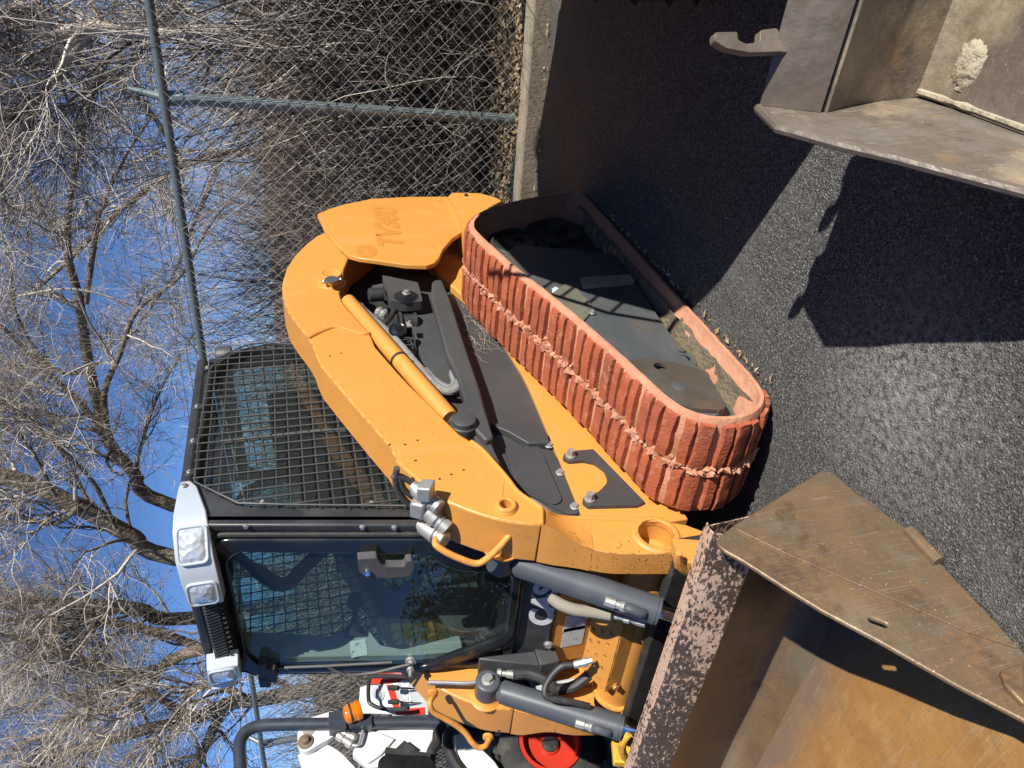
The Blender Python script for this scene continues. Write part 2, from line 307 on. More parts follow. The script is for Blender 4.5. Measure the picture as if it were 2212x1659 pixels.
def asphaltmat():
    m_ = bpy.data.materials.new('asphalt'); m_.use_nodes = True; nt = m_.node_tree; N = nt.nodes; L = nt.links
    b = N['Principled BSDF']; b.inputs['Roughness'].default_value = .8; g = N.new('ShaderNodeNewGeometry'); pos = g.outputs['Position']
    def noise(sc, det=4, vec=pos):
        n = N.new('ShaderNodeTexNoise'); n.inputs['Scale'].default_value = sc; n.inputs['Detail'].default_value = det; n.inputs['Roughness'].default_value = .6; L.new(vec, n.inputs['Vector']); return n
    def rng_(v, a, c_, t0=0., t1=1.):
        n = N.new('ShaderNodeMapRange'); n.inputs['From Min'].default_value = a; n.inputs['From Max'].default_value = c_; n.inputs['To Min'].default_value = t0; n.inputs['To Max'].default_value = t1; L.new(v, n.inputs['Value']); return n.outputs[0]
    def mul(a, c_): n = N.new('ShaderNodeMath'); n.operation = 'MULTIPLY'; L.new(a, n.inputs[0]); L.new(c_, n.inputs[1]); return n.outputs[0]
    def mix(f, a, col):
        n = N.new('ShaderNodeMix'); n.data_type = 'RGBA'; L.new(f, n.inputs['Factor']); L.new(a, n.inputs['A']); n.inputs['B'].default_value = (*col, 1); return n.outputs['Result']
    v = N.new('ShaderNodeTexVoronoi'); v.inputs['Scale'].default_value = 240; L.new(pos, v.inputs['Vector'])
    sx = N.new('ShaderNodeSeparateColor'); L.new(v.outputs['Color'], sx.inputs[0])
    r = N.new('ShaderNodeValToRGB')
    for q in (.35, .7, .94): r.color_ramp.elements.new(q)
    for e, (p, c_) in zip(r.color_ramp.elements, [(0,.022),(.35,.068),(.7,.125),(.93,.19),(1,.36)]): e.position = p; e.color = (c_, c_*.985, c_*.95, 1)
    L.new(sx.outputs[0], r.inputs[0]); cur = r.outputs[0]
    cur = mix(rng_(noise(1.1, 6).outputs['Fac'], .45, .72, 0, .5), cur, (.06,.059,.057))
    cur = mix(rng_(noise(2.6, 7).outputs['Fac'], .52, .75, 0, .55), cur, (.17,.16,.145))
    sp = N.new('ShaderNodeSeparateXYZ'); L.new(pos, sp.inputs[0])
    cur = mix(mul(rng_(sp.outputs[0], -.3, -1.7, 0, .8), rng_(noise(3.5, 6).outputs['Fac'], .35, .6)), cur, (.15,.115,.08))
    # fine pale crack lines
    dn = noise(9, 4); dm = N.new('ShaderNodeVectorMath'); dm.operation = 'MULTIPLY_ADD'; L.new(dn.outputs['Color'], dm.inputs[0]); dm.inputs[1].default_value = (.10,.10,.10); L.new(pos, dm.inputs[2])
    for sc, th, lo in ((7, .020, .53), (17, .026, .55)):
        v2 = N.new('ShaderNodeTexVoronoi'); v2.feature = 'DISTANCE_TO_EDGE'; v2.inputs['Scale'].default_value = sc; L.new(dm.outputs[0], v2.inputs['Vector'])
        f = mul(rng_(v2.outputs['Distance'], th, th*.3), rng_(noise(5.5+sc*.3, 3).outputs['Fac'], lo, lo+.13)); cur = mix(mul(f, rng_(noise(40, 3).outputs['Fac'], .42, .62, 0, .75)), cur, (.36,.34,.30))
    # pale powdery spill
    d = N.new('ShaderNodeVectorMath'); d.operation = 'DISTANCE'; d.inputs[1].default_value = (1.40,1.33,0); L.new(dm.outputs[0], d.inputs[0])
    cur = mix(mul(rng_(d.outputs['Value'], .42, .02), rng_(noise(45, 8).outputs['Fac'], .40, .66, 0, .8)), cur, (.42,.41,.38))
    L.new(cur, b.inputs['Base Color'])
    bp = N.new('ShaderNodeBump'); bp.inputs['Distance'].default_value = .004; L.new(v.outputs['Distance'], bp.inputs['Height']); b2 = N.new('ShaderNodeBump'); b2.inputs['Distance'].default_value = .006; L.new(noise(60, 5).outputs['Fac'], b2.inputs['Height']); L.new(bp.outputs[0], b2.inputs['Normal']); L.new(b2.outputs[0], b.inputs['Normal'])
    return m_
M['asphalt'] = asphaltmat()
def layered(name, base, rough, metal, ops, bump):
    """ops: (colour, kind, arguments...) blended one after the other; kind 'noise' or 'scratch' or 'along' (a wear border along x)"""
    m_ = bpy.data.materials.new(name); m_.use_nodes = True; nt = m_.node_tree; N = nt.nodes; L = nt.links
    b = N['Principled BSDF']; b.inputs['Roughness'].default_value = rough; b.inputs['Metallic'].default_value = metal
    g = N.new('ShaderNodeNewGeometry'); pos = g.outputs['Position']; cur = N.new('ShaderNodeRGB'); cur.outputs[0].default_value = (*base, 1); cur = cur.outputs[0]
    def noise(sc, st, det, rot=(0,0,0), loc=(0,0,0)):
        mp = N.new('ShaderNodeMapping'); mp.inputs['Scale'].default_value = st; mp.inputs['Rotation'].default_value = rot; mp.inputs['Location'].default_value = loc; L.new(pos, mp.inputs[0])
        n = N.new('ShaderNodeTexNoise'); n.inputs['Scale'].default_value = sc; n.inputs['Detail'].default_value = det; n.inputs['Roughness'].default_value = .68; L.new(mp.outputs[0], n.inputs['Vector']); return n.outputs['Fac']
    def mr(v, a, c_, t1=1.):
        n = N.new('ShaderNodeMapRange'); n.inputs['From Min'].default_value = a; n.inputs['From Max'].default_value = c_; n.inputs['To Max'].default_value = t1; L.new(v, n.inputs['Value']); return n.outputs[0]
    def math_(op, a, c_):
        n = N.new('ShaderNodeMath'); n.operation = op
        for k, q in enumerate((a, c_)):
            if isinstance(q, (int, float)): n.inputs[k].default_value = q
            else: L.new(q, n.inputs[k])
        return n.outputs[0]
    for k, op in enumerate(ops):
        col, kind = op[:2]
        if kind == 'noise': sc, st, det, lo, hi, amt = op[2:]; f = mr(noise(sc, st, det, loc=(k*2.3, k*1.1, k*.7)), lo, hi, amt)
        elif kind == 'masked':            # fine flakes inside larger patches
            sc, st, det, lo, hi, sc2, lo2, hi2 = op[2:]; f = mr(math_('ADD', noise(sc, st, det, loc=(k,k,k)), mr(noise(sc2, (1,1,1), 4, loc=(k*3.,1,2)), lo2, hi2, .16)), lo, hi, 1.)
        elif kind == 'scratch':
            rot, amt = op[2:4]; f = mr(noise(14, (16,16,.45) if len(op) > 4 else (16,.4,16), 4, rot, (k,k*2,0)), .60, .69, amt)
        elif kind == 'along':
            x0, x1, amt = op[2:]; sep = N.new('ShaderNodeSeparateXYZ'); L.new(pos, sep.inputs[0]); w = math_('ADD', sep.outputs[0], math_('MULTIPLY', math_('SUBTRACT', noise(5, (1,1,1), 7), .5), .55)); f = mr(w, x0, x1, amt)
        mx = N.new('ShaderNodeMix'); mx.data_type = 'RGBA'; L.new(f, mx.inputs['Factor']); L.new(cur, mx.inputs['A']); mx.inputs['B'].default_value = (*col, 1); cur = mx.outputs['Result']
    L.new(cur, b.inputs['Base Color'])
    bp = N.new('ShaderNodeBump'); bp.inputs['Distance'].default_value = bump[1]; L.new(noise(bump[0], (1,1,1), 6), bp.inputs['Height']); L.new(bp.outputs[0], b.inputs['Normal'])
    return m_
PALE = (.52,.47,.38)
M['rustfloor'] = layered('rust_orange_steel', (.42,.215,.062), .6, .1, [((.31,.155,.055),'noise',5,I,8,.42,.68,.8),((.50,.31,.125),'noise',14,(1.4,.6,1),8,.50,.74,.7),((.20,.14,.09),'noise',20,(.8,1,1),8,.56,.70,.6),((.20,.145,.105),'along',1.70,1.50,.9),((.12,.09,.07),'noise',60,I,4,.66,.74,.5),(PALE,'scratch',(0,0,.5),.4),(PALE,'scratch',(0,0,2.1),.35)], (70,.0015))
M['rust'] = layered('scratched_rusty_steel', (.185,.130,.080), .42, .3, [((.29,.175,.080),'noise',4,I,9,.44,.64,.85),((.25,.235,.19),'noise',3,(1,.6,1),9,.52,.70,.65),((.095,.060,.040),'noise',7,I,9,.53,.68,.8),((.38,.18,.055),'noise',55,I,7,.58,.68,.6),((.085,.055,.04),'scratch',(0,.9,.0),0.29,1),((.40,.34,.25),'scratch',(0,.75,.0),0.32,1),((.46,.40,.31),'scratch',(0,.35,.0),0.25,1),(PALE,'scratch',(0,1.3,.0),0.23,1),((.62,.56,.46),'noise',120,I,2,.69,.74,.7)], (60,.0018))
M['flaked'] = layered('flaked_paint_steel', (.090,.063,.048), .5, .25, [((.16,.125,.10),'noise',10,I,8,.5,.7,.7),((.66,.44,.31),'masked',90,(1.4,.5,1.1),8,.605,.622,5.,.40,.62),((.70,.50,.37),'masked',55,(1.2,.6,1.),10,.640,.655,3.,.42,.62),((.12,.13,.13),'noise',5,I,6,.67,.71,.8),((.5,.46,.42),'noise',130,I,2,.70,.76,.6)], (60,.003))
M['b2steel'] = layered('caked_bucket_steel', (.165,.130,.098), .5, .2, [((.44,.35,.225),'noise',3.4,I,8,.47,.62,.9),((.24,.215,.185),'noise',8,(1,.5,1),8,.47,.66,.7),((.38,.22,.08),'noise',7,I,8,.58,.72,.6),((.075,.06,.055),'noise',14,I,8,.60,.70,.6),(PALE,'scratch',(0,1.1,.0),.5,1),((.07,.055,.05),'scratch',(0,1.35,0),.5,1),((.62,.56,.46),'noise',110,I,2,.68,.74,.6)], (45,.0025))

def chipped(m_, x0, x1):
    nt = m_.node_tree; N = nt.nodes; L = nt.links; b = N['Principled BSDF']; old = b.inputs['Base Color'].links[0].from_socket
    g = N.new('ShaderNodeNewGeometry'); sep = N.new('ShaderNodeSeparateXYZ'); L.new(g.outputs['Position'], sep.inputs[0])
    k = N.new('ShaderNodeMapRange'); k.inputs['From Min'].default_value = x0; k.inputs['From Max'].default_value = x1; k.inputs['To Max'].default_value = .10; L.new(sep.outputs[0], k.inputs['Value'])
    n = N.new('ShaderNodeTexNoise'); n.inputs['Scale'].default_value = 120; n.inputs['Detail'].default_value = 5; L.new(g.outputs['Position'], n.inputs['Vector'])
    a = N.new('ShaderNodeMath'); a.operation = 'ADD'; L.new(n.outputs['Fac'], a.inputs[0]); L.new(k.outputs[0], a.inputs[1])
    r = N.new('ShaderNodeMapRange'); r.inputs['From Min'].default_value = .700; r.inputs['From Max'].default_value = .720; L.new(a.outputs[0], r.inputs['Value'])
    x = N.new('ShaderNodeMix'); x.data_type = 'RGBA'; L.new(r.outputs[0], x.inputs['Factor']); L.new(old, x.inputs['A']); x.inputs['B'].default_value = (.09,.05,.03,1); L.new(x.outputs['Result'], b.inputs['Base Color'])
def worn_edges(m_, rad=.007):
    nt = m_.node_tree; N = nt.nodes; L = nt.links; b = N['Principled BSDF']; old = b.inputs['Base Color'].links[0].from_socket
    g = N.new('ShaderNodeNewGeometry'); bv = N.new('ShaderNodeBevel'); bv.samples = 4; bv.inputs['Radius'].default_value = rad
    d = N.new('ShaderNodeVectorMath'); d.operation = 'DOT_PRODUCT'; L.new(bv.outputs[0], d.inputs[0]); L.new(g.outputs['True Normal'], d.inputs[1])
    e = N.new('ShaderNodeMapRange'); e.inputs['From Min'].default_value = .985; e.inputs['From Max'].default_value = .93; L.new(d.outputs['Value'], e.inputs['Value'])
    n = N.new('ShaderNodeTexNoise'); n.inputs['Scale'].default_value = 34; n.inputs['Detail'].default_value = 7; L.new(g.outputs['Position'], n.inputs['Vector'])
    q = N.new('ShaderNodeMapRange'); q.inputs['From Min'].default_value = .50; q.inputs['From Max'].default_value = .56; L.new(n.outputs['Fac'], q.inputs['Value'])
    mu = N.new('ShaderNodeMath'); mu.operation = 'MULTIPLY'; L.new(e.outputs[0], mu.inputs[0]); L.new(q.outputs[0], mu.inputs[1])
    y = N.new('ShaderNodeMix'); y.data_type = 'RGBA'; L.new(mu.outputs[0], y.inputs['Factor']); L.new(old, y.inputs['A']); y.inputs['B'].default_value = (.14,.075,.035,1); L.new(y.outputs['Result'], b.inputs['Base Color'])
M['armpaint'] = M['orange'].copy(); worn_edges(M['orange_worn']); worn_edges(M['armpaint'], .005); chipped(M['armpaint'], 1.0, 1.2)
M['flaked2'] = layered('mostly_painted_steel', (.095,.064,.048), .5, .2, [((.70,.47,.33),'masked',85,(1.3,.5,1.1),9,.535,.55,5.,.35,.6),((.15,.10,.08),'noise',70,(.8,1.4,1),7,.58,.61,.85)], (60,.003))

# ------------------------------------------------------------------ the setting
KX = lambda y: -1.80 - .055*(y-.6)                      # kerb front line
def sheet(name, x0, x1, y0, y1, nx, ny, zf, matl, parent=None, kind='structure'):
    xs = np.linspace(x0, x1, nx); ys = np.linspace(y0, y1, ny); b = MB()
    b.add([(x, y, zf(x, y)) for x in xs for y in ys], [(i*ny+j, (i+1)*ny+j, (i+1)*ny+j+1, i*ny+j+1) for i in range(nx-1) for j in range(ny-1)])
    o = b.build(name, matl, parent, smooth=60); o['kind'] = kind; return o
def nz(x, y, s=1., o=0.): return mnoise.noise(Vector((x*s, y*s, o)))
b = MB(); b.add([(KX(-40)-.05,-40,0),(900,-900,0),(900,900,0),(KX(40)-.05,40,0)], [(0,1,2,3)])
structure(b.build('asphalt_ground', M['asphalt'], smooth=0))
# kerb: concrete stones butted end to end
kerb = bpy.data.objects.new('kerb', None); COL.objects.link(kerb); kerb['kind'] = 'structure'
y = -16.
while y < 9:
    l = 3.0
    pr = [(0,-.2),(.0,.095),(-.015,.112),(-.10,.118),(-.10,-.2)]
    b = MB()
    vs = []
    for yy in (y+.004, y+l-.004):
        for a, c_ in pr: vs.append((KX(yy)+a, yy, c_+.006*nz(yy, a, 1.3)))
    n = len(pr); b.add(vs, [(i, (i+1)%n, n+(i+1)%n, n+i) for i in range(n)]+[tuple(range(n))[::-1], tuple(range(n, 2*n))])
    b.build('kerb_stone', M['concrete'], kerb, bevel=.008); y += l
def soilz(x, y):
    d = KX(y)-.095-x
    return .118 + .05*min(d, .5)+ .10*max(0, min(1, (d-.45)/.5)) + .05*nz(x, y, 2.5) + .9*max(0, min(1, (d-1.5)/2.5))**1.5 + .12*nz(x, y, .7, 3)*(d > 1)
b = MB(); nx, ny = 70, 160
ds = np.concatenate([np.linspace(0, 5, 50), np.linspace(5.5, 60, 20)]); ys = np.concatenate([np.linspace(-60, -12, 25), np.linspace(-11.7, 5.5, 110), np.linspace(6, 60, 25)])
b.add([(KX(max(-16, min(9, yy)))-.095-d, yy, soilz(KX(max(-16, min(9, yy)))-.095-d, max(-16, min(9, yy)))) for d in ds for yy in ys],
      [(i*len(ys)+j, (i+1)*len(ys)+j, (i+1)*len(ys)+j+1, i*len(ys)+j+1) for i in range(len(ds)-1) for j in range(len(ys)-1)])
structure(b.build('soil_bank', M['soil'], smooth=60))
# far hills
b = MB(); hp = []
for i in range(90):
    a = R_(90+180*i/89); r = 900
    h = 42+26*nz(math.cos(a)*3, math.sin(a)*3, 1.2)+9*nz(math.cos(a)*14, math.sin(a)*14, 1)
    hp.append(((r*math.cos(a), r*math.sin(a), -5), (r*1.05*math.cos(a), r*1.05*math.sin(a), h*.72), (r*1.15*math.cos(a), r*1.15*math.sin(a), h)))
b.add([q for t in hp for q in t], [(i*3+k, i*3+3+k, i*3+4+k, i*3+1+k) for i in range(89) for k in (0, 1)])
structure(b.build('far_hills', M['hill']))

# ------------------------------------------------------------------ the orange compact track loader
CASE = thing('track_loader', (0,0,0), 'orange and black compact track loader with red clay on its rubber tracks', 'track loader')
def part(mb, name, m_, parent=CASE, **k): return mb.build(name, M[m_], parent, **k)
_bolt = {}
def bolt(pos, nrm, r=.011, m_='steel', parent=CASE, h=.012, name='bolt'):
    key = (round(r,4), m_, round(h,4), name)
    if key not in _bolt:
        b = MB(); b.lathe((0,0,0), (0,0,1), [(0,r*1.45),(.15*h,r*1.45),(.2*h,r*1.38)], 14)
        b.add([(r*math.cos(R_(60*i)), r*math.sin(R_(60*i)), z) for z in (.2*h, h) for i in range(6)], [(i,(i+1)%6,6+(i+1)%6,6+i) for i in range(6)]+[tuple(range(6,12))])
        o = b.build(name, M[m_], parent); _bolt[key] = o.data
    else:
        o = bpy.data.objects.new(name, _bolt[key]); COL.objects.link(o); o.parent = parent
    o.location = Vector(np.array(pos, float)-parent_loc(parent)); o.rotation_euler = Vector(nrm).to_track_quat('Z', 'Y').to_euler()
    return o
def text(body, size, pos, xdir, ydir, m_, parent, name='lettering', ext=.0012, off=.0, shear=0., sx=1., align='LEFT', width=None):
    cu = bpy.data.curves.new(name, 'FONT'); cu.body = body; cu.size = size; cu.extrude = ext; cu.offset = off; cu.shear = shear; cu.align_x = align
    o = bpy.data.objects.new(name, cu); COL.objects.link(o)
    dg = bpy.context.evaluated_depsgraph_get(); me = bpy.data.meshes.new_from_object(o.evaluated_get(dg)); bpy.data.objects.remove(o); bpy.data.curves.remove(cu)
    if width: xs_ = [v.co.x for v in me.vertices]; sx = width/(max(xs_)-min(xs_))
    me.materials.clear(); me.materials.append(M[m_]); o = bpy.data.objects.new(name, me); COL.objects.link(o); o.parent = parent
    X = np.array(xdir, float); X /= np.linalg.norm(X); Y = np.array(ydir, float); Y -= X*X.dot(Y); Y /= np.linalg.norm(Y); Z = np.cross(X, Y)
    mm = Matrix.Identity(4); p = np.array(pos, float)-parent_loc(parent)
    for i in range(3): mm[i][0] = X[i]*sx; mm[i][1] = Y[i]; mm[i][2] = Z[i]; mm[i][3] = p[i]
    o.matrix_local = mm; return o

# --- rubber tracks
prof0 = [(-.45,.735),(-.55,.748),(-.64,.725),(-.73,.665),(-.80,.575),(-.873,.435),(-.94,.27),(-.985,.15),(-1.0,.085),(-.975,.03),(-.92,.004),(-.85,0),(-.4,0),(.1,0),(.5,0),(.82,0),(.90,.012),(.965,.055),(1.01,.12),(1.028,.20),(1.02,.28),(.985,.345),(.935,.388),(.85,.417),(.62,.462),(.37,.520),(.13,.585),(-.13,.662)]
P0 = np.array(prof0); 
def resample(P, n):
    P = np.vstack([P, P[:1]]); d = np.r_[0, np.cumsum(np.linalg.norm(np.diff(P, axis=0), axis=1))]
    t = np.linspace(0, d[-1], n, endpoint=False); return np.c_[np.interp(t, d, P[:,0]), np.interp(t, d, P[:,1])], d[-1]
PR, PLEN = resample(P0, 260)
for _ in range(6): PR = .25*np.roll(PR, 1, 0)+.5*PR+.25*np.roll(PR, -1, 0)
TG = np.roll(PR, -1, 0)-np.roll(PR, 1, 0); TG /= np.linalg.norm(TG, axis=1)[:,None]
cen = PR.mean(0); NM = np.c_[-TG[:,1], TG[:,0]]; NM *= np.sign(((PR-cen)*NM).sum(1))[:,None]
def make_track(sgn, lugs):
    y1 = sgn*.945; y0 = sgn*.535
    sec = [(.0,-.02),(.0,-.034),(.06,-.040),(.07,-.048),(.34,-.048),(.35,-.040),(.41,-.034),(.41,-.02),(.395,-.011),(.22,-.012),(.215,-.016),(.195,-.016),(.19,-.012),(.015,-.011)]   # (across, depth)
    b = MB(); k = len(sec); n = len(PR); vs = []
    for i in range(n):
        wob = .0025*nz(i*.35, 2*sgn)
        for a, dd in sec:
            q = PR[i]+NM[i]*(dd+wob); vs.append((q[0], y0+(y1-y0)*a/.41, q[1]))
    b.add(vs, [(i*k+j, i*k+(j+1)%k, ((i+1)%n)*k+(j+1)%k, ((i+1)%n)*k+j) for i in range(n) for j in range(k)])
    tr = part(b, 'rubber_track', 'clay', smooth=50)
    # tread lugs, wide and narrow ones in turn, in two rows
    cnt = 78; s = 0
    wid = [.046, .034]
    var = {}
    def lugmesh(w, L, h, seed):
        key = (w, round(L, 3), seed)
        if key in var: return var[key]
        r2 = random.Random(seed*17+int(w*1000)); bb = MB(); nl = 7; vs = []
        for i in range(nl):
            t = i/(nl-1); yy = (t-.5)*L; e = .75 if i in (0, nl-1) else 1
            ww = w*(.94+.12*r2.random()); j1 = (r2.random()-.5)*.005; hh = h*(.86+.2*r2.random())*e
            vs += [(-ww*.62+j1, yy, -.012), (-ww*.49+j1, yy*.99, hh*.93), (-ww*.43+j1, yy*.985, hh), (ww*.43+j1, yy*.985, hh), (ww*.49+j1, yy*.99, hh*.9), (ww*.62+j1, yy, -.012)]
        fs = [(i*6+j, i*6+j+1, i*6+7+j, i*6+6+j) for i in range(nl-1) for j in range(5)]+[tuple(range(6)), tuple((nl-1)*6+j for j in range(6))[::-1]]
        bb.add(vs, fs); o = bb.build('lug', M['lug'], None, smooth=28); me = o.data; bpy.data.objects.remove(o); var[key] = me; return me
    pos = 0.
    d = np.r_[0, np.cumsum(np.linalg.norm(np.diff(np.vstack([PR, PR[:1]]), axis=0), axis=1))]; tot = d[-1]
    for q in range(cnt):
        st = tot*(q+.5)/cnt; i = int(np.searchsorted(d, st)) % n
        p = PR[i]+NM[i]*(-.012); t3 = np.array((TG[i][0], 0, TG[i][1])); n3 = np.array((NM[i][0], 0, NM[i][1]))
        if not lugs(p): continue
        w = wid[q % 2]
        for row, (ca, L) in enumerate(((.303, .188), (.106, .184))):
            L2 = L*(1-.06*random.random()) if random.random() < .85 else L*.88
            me = lugmesh(w, L, .021, (q*7+row*3) % 9)
            o = bpy.data.objects.new('lug', me); COL.objects.link(o); o.parent = tr
            yy = y0+(y1-y0)*ca/.41
            mm = Matrix.Identity(4); yx = np.cross(n3, t3)
            f = L2/L
            for r in range(3): mm[r][0] = t3[r]; mm[r][1] = yx[r]*f; mm[r][2] = n3[r]; mm[r][3] = (p[0], yy, p[1])[r]
            o.matrix_local = mm
    # torn rubber and clods between the rows
    b = MB(); rr = random.Random(3)
    for q in range(1100):
        i = rr.randrange(n); p = PR[i]+NM[i]*rr.uniform(-.014, .004)
        if not lugs(p): continue
        yy = y0+(y1-y0)*(.203+rr.gauss(0, .010))/.41; sz = rr.uniform(.006, .022)
        c0 = np.array((p[0], yy, p[1])); vs = []
        ax = np.array([rr.gauss(0,1) for _ in range(3)]); ax /= np.linalg.norm(ax); bx = np.cross(ax, (0.3,.5,.8)); bx /= np.linalg.norm(bx); cx = np.cross(ax, bx)
        for s1 in (ax, -ax, bx, -bx, cx, -cx): vs.append(c0+s1*sz*rr.uniform(.5, 1.3))
        b.add(vs, [(0,2,4),(2,1,4),(1,3,4),(3,0,4),(2,0,5),(1,2,5),(3,1,5),(0,3,5)])
    b.build('torn_rubber', M['clay'], tr, smooth=0, kind='stuff')
    return tr
trL = make_track(1, lambda p: True)
trR = make_track(-1, lambda p: p[0] > .6)

# --- undercarriage inside the left loop
fr_poly = xz('A3', [(1120,470),(1300,690),(1345,770),(1420,880),(1525,1035),(1590,1130),(1700,1215),(1835,1425),(1800,1462)], .86)
fr_poly += [(.93,.29),(.75,.345),(.45,.40),(.1,.50),(-.25,.60),(-.42,.60),(-.52,.50)]
b = MB(); b.sideplate(rounded(fr_poly, .02), .66, .86, holes=[circ(*xz('A3', [(1418,1187)], .86)[0], .022, 20)]); uc = part(b, 'undercarriage_frame', 'mudplate', bevel=.006)
b = MB(); b.sideplate(rounded(xz('A3', [(700,760),(860,640),(1010,820),(870,980)], .863), .012), .861, .868); part(b, 'access_plate', 'olive', uc, bevel=.002)
b = MB(); b.sideplate(rounded(xz('A3', [(920,640),(1230,620),(1260,660),(940,690)], .864), .006), .861, .880); part(b, 'step_tread', 'cement', uc)
q = xz('A3', [(780,710)], .862)[0]
b = MB(); b.sideplate([(q[0]+.045*math.cos(a)*(.6+.5*random.random()), q[1]+.03*math.sin(a)*(.6+.5*random.random())) for a in np.linspace(0, 6.2, 22)], .8605, .8625); part(b, 'torn_sticker', 'white', uc)
b = MB(); b.sideplate(rounded(xz('A3', [(1215,1150),(1395,1130),(1440,1160),(1480,1150),(1700,1215),(1830,1425),(1800,1460),(1640,1450),(1400,1380),(1300,1290)], .866), .012), .862, .876, holes=[circ(*xz('A3', [(1418,1187)], .866)[0], .024, 20)]); part(b, 'front_plate', 'brownplate', uc, bevel=.003)
b = MB(); b.tube([at('A3', *p, 1, .864) for p in ((1215,1148),(1300,1140),(1390,1132),(1400,1140))], .008, 8); part(b, 'weld_bead', 'mudplate', uc)
b = MB(); b.tube([at('A3', *p, 1, .868) for p in ((1460,1155),(1580,1260),(1700,1390),(1790,1455))], .007, 8); part(b, 'edge_bead', 'olive', uc)
for px_, py_ in ((1190,580),(1550,1085)): bolt(at('A3', px_, py_, 1, .862), (0,1,0), .016, 'mudplate', h=.014)
q = at('A3', 1535, 1300, 1, .872); b = MB(); b.lathe(q-np.array((0,.004,0)), (0,1,0), [(0,.034),(.006,.032),(.012,.02),(.014,.002)], 24); part(b, 'grease_cap', 'mudplate', uc)
q = at('A3', 1000, 842, 1, .866); bolt(q, (0,1,0), .009)
# bottom rollers
for px_, py_, r in ((1255,640,.075),(1590,1115,.080)):
    q = at('A3', px_, py_, 1, .83); q[2] = max(q[2], .06+r*.3)
    b = MB(); b.lathe((q[0], .60, .052+r), (0,1,0), [(0,r*.8),(.02,r),(.21,r),(.225,r*.93),(.225,r*.35),(.245,r*.32),(.245,.004)], 30); part(b, 'roller', 'mudplate')
b = MB(); b.lathe((.0, .60, .125), (0,1,0), [(0,.06),(.02,.075),(.20,.075),(.215,.07),(.215,.02),(.217,.004)], 28); part(b, 'roller', 'mudplate')
b = MB(); b.lathe((-.5, .60, .125), (0,1,0), [(0,.06),(.02,.075),(.20,.075),(.215,.07),(.215,.02),(.217,.004)], 28); part(b, 'roller', 'darkhub')
b = MB(); b.lathe((.80, .60, .215), (0,1,0), [(0,.12),(.02,.155),(.2,.155),(.22,.14),(.22,.03),(.222,.004)], 36); part(b, 'front_idler', 'mudplate')
b = MB(); b.lathe((-.78, .60, .215), (0,1,0), [(0,.12),(.02,.155),(.2,.155),(.22,.14),(.22,.06),(.25,.055),(.25,.004)], 36); part(b, 'rear_idler', 'darkhub')
q = at('A3', 545, 390, 1, .82)
b = MB(); b.lathe((q[0], .52, q[2]), (0,1,0), [(0,.19),(.16,.19),(.17,.175),(.2,.17),(.28,.165),(.30,.15),(.302,.128),(.288,.125),(.288,.09),(.300,.085),(.302,.03),(.29,.028),(.29,.003)], 40); part(b, 'drive_hub', 'darkhub')
b = MB()
for i in range(12):
    a = R_(30*i); b.cyl((q[0]+.19*math.cos(a), .60, q[2]+.19*math.sin(a)), (q[0]+.19*math.cos(a), .76, q[2]+.19*math.sin(a)), .018, n=10)
part(b, 'sprocket', 'darkhub')
b = MB(); b.sideplate(rounded(xz('A3', [(800,330),(900,300),(1150,470),(1000,640),(860,560),(800,520)], .80), .02), .62, .80); part(b, 'motor_guard', 'darkhub', uc, bevel=.006)
b = MB()
vs = []; NXm = 60
for i in range(NXm):
    x = -.9+1.78*i/(NXm-1)
    for yy in np.linspace(.60, .90, 9): vs.append((x, yy, .055+.018*nz(x, yy, 9)+.012*nz(x, yy, 30)+.05*max(0, .72-yy)))
b.add(vs, [(i*9+j, i*9+9+j, i*9+10+j, i*9+1+j) for i in range(NXm-1) for j in range(8)]); b.build('packed_mud', M['mud'], CASE, smooth=60, kind='stuff')

# --- chassis between the tracks
b = MB(); b.box((-1.30,-.50,.24), (.80,.50,.40)); b.box((-1.25,-.40,.40), (.70,.40,.72)); part(b, 'belly', 'black', bevel=.01)
lo = [(1040,0),(1250,515)]
low = [(-.75,.30),(1.00,.30),(1.00,.36),(.86,.62)]
edge = xz('A3', [(560,1210),(610,1310)], .52)+xz('A4', lo, .52)
for sg in (1, -1):
    b = MB(); b.sideplate([(-.75,.28),(1.02,.28),(1.02,.40),(.94,.60),(edge[-1][0]+.02,edge[-1][1]+.02)]+edge[::-1]+[(-.75,edge[0][1]+.06)], sg*.48, sg*.518); part(b, 'lower_side_plate', 'orange', bevel=.003)
    top = [(edge[-1][0]+.02,edge[-1][1]-.01),(edge[-1][0]+.03,edge[-1][1]+.05),(.78,.80),(.60,1.02),(-.95,1.02),(-.95,.60),(-.75,edge[0][1]-.03)]
    b = MB(); b.sideplate(top+[(p[0], p[1]-.02) for p in edge], sg*.455, sg*.500); part(b, 'side_cover', 'greyblack', bevel=.006)
# raised service cover with bolts low on the side
pk = xz('A4', [(770,95),(960,80),(1000,100),(1040,135),(1085,140),(1235,505),(1175,510),(1110,480),(880,360),(830,300)], .515)
b = MB(); b.sideplate(rounded(pk, .012), .50, .512); sc = part(b, 'service_cover', 'greyblack', bevel=.003)
pk = xz('A4', [(840,140),(960,110),(1010,150),(1130,430),(1080,460),(900,350),(850,280)], .517)
b = MB(); b.sideplate(rounded(pk, .02), .511, .520); part(b, 'pressed_panel', 'greyblack', sc, bevel=.006)
b = MB(); b.sideplate(xz('A3', [(360,1530),(590,1515),(720,1590),(735,1650),(600,1650),(480,1580)], .53), .50, .53); part(b, 'cover_step', 'greyblack', bevel=.004)
for p in ((1045,85),(1115,255),(1205,465)): bolt(at('A4', *p, 1, .514), (0,1,0), .012)
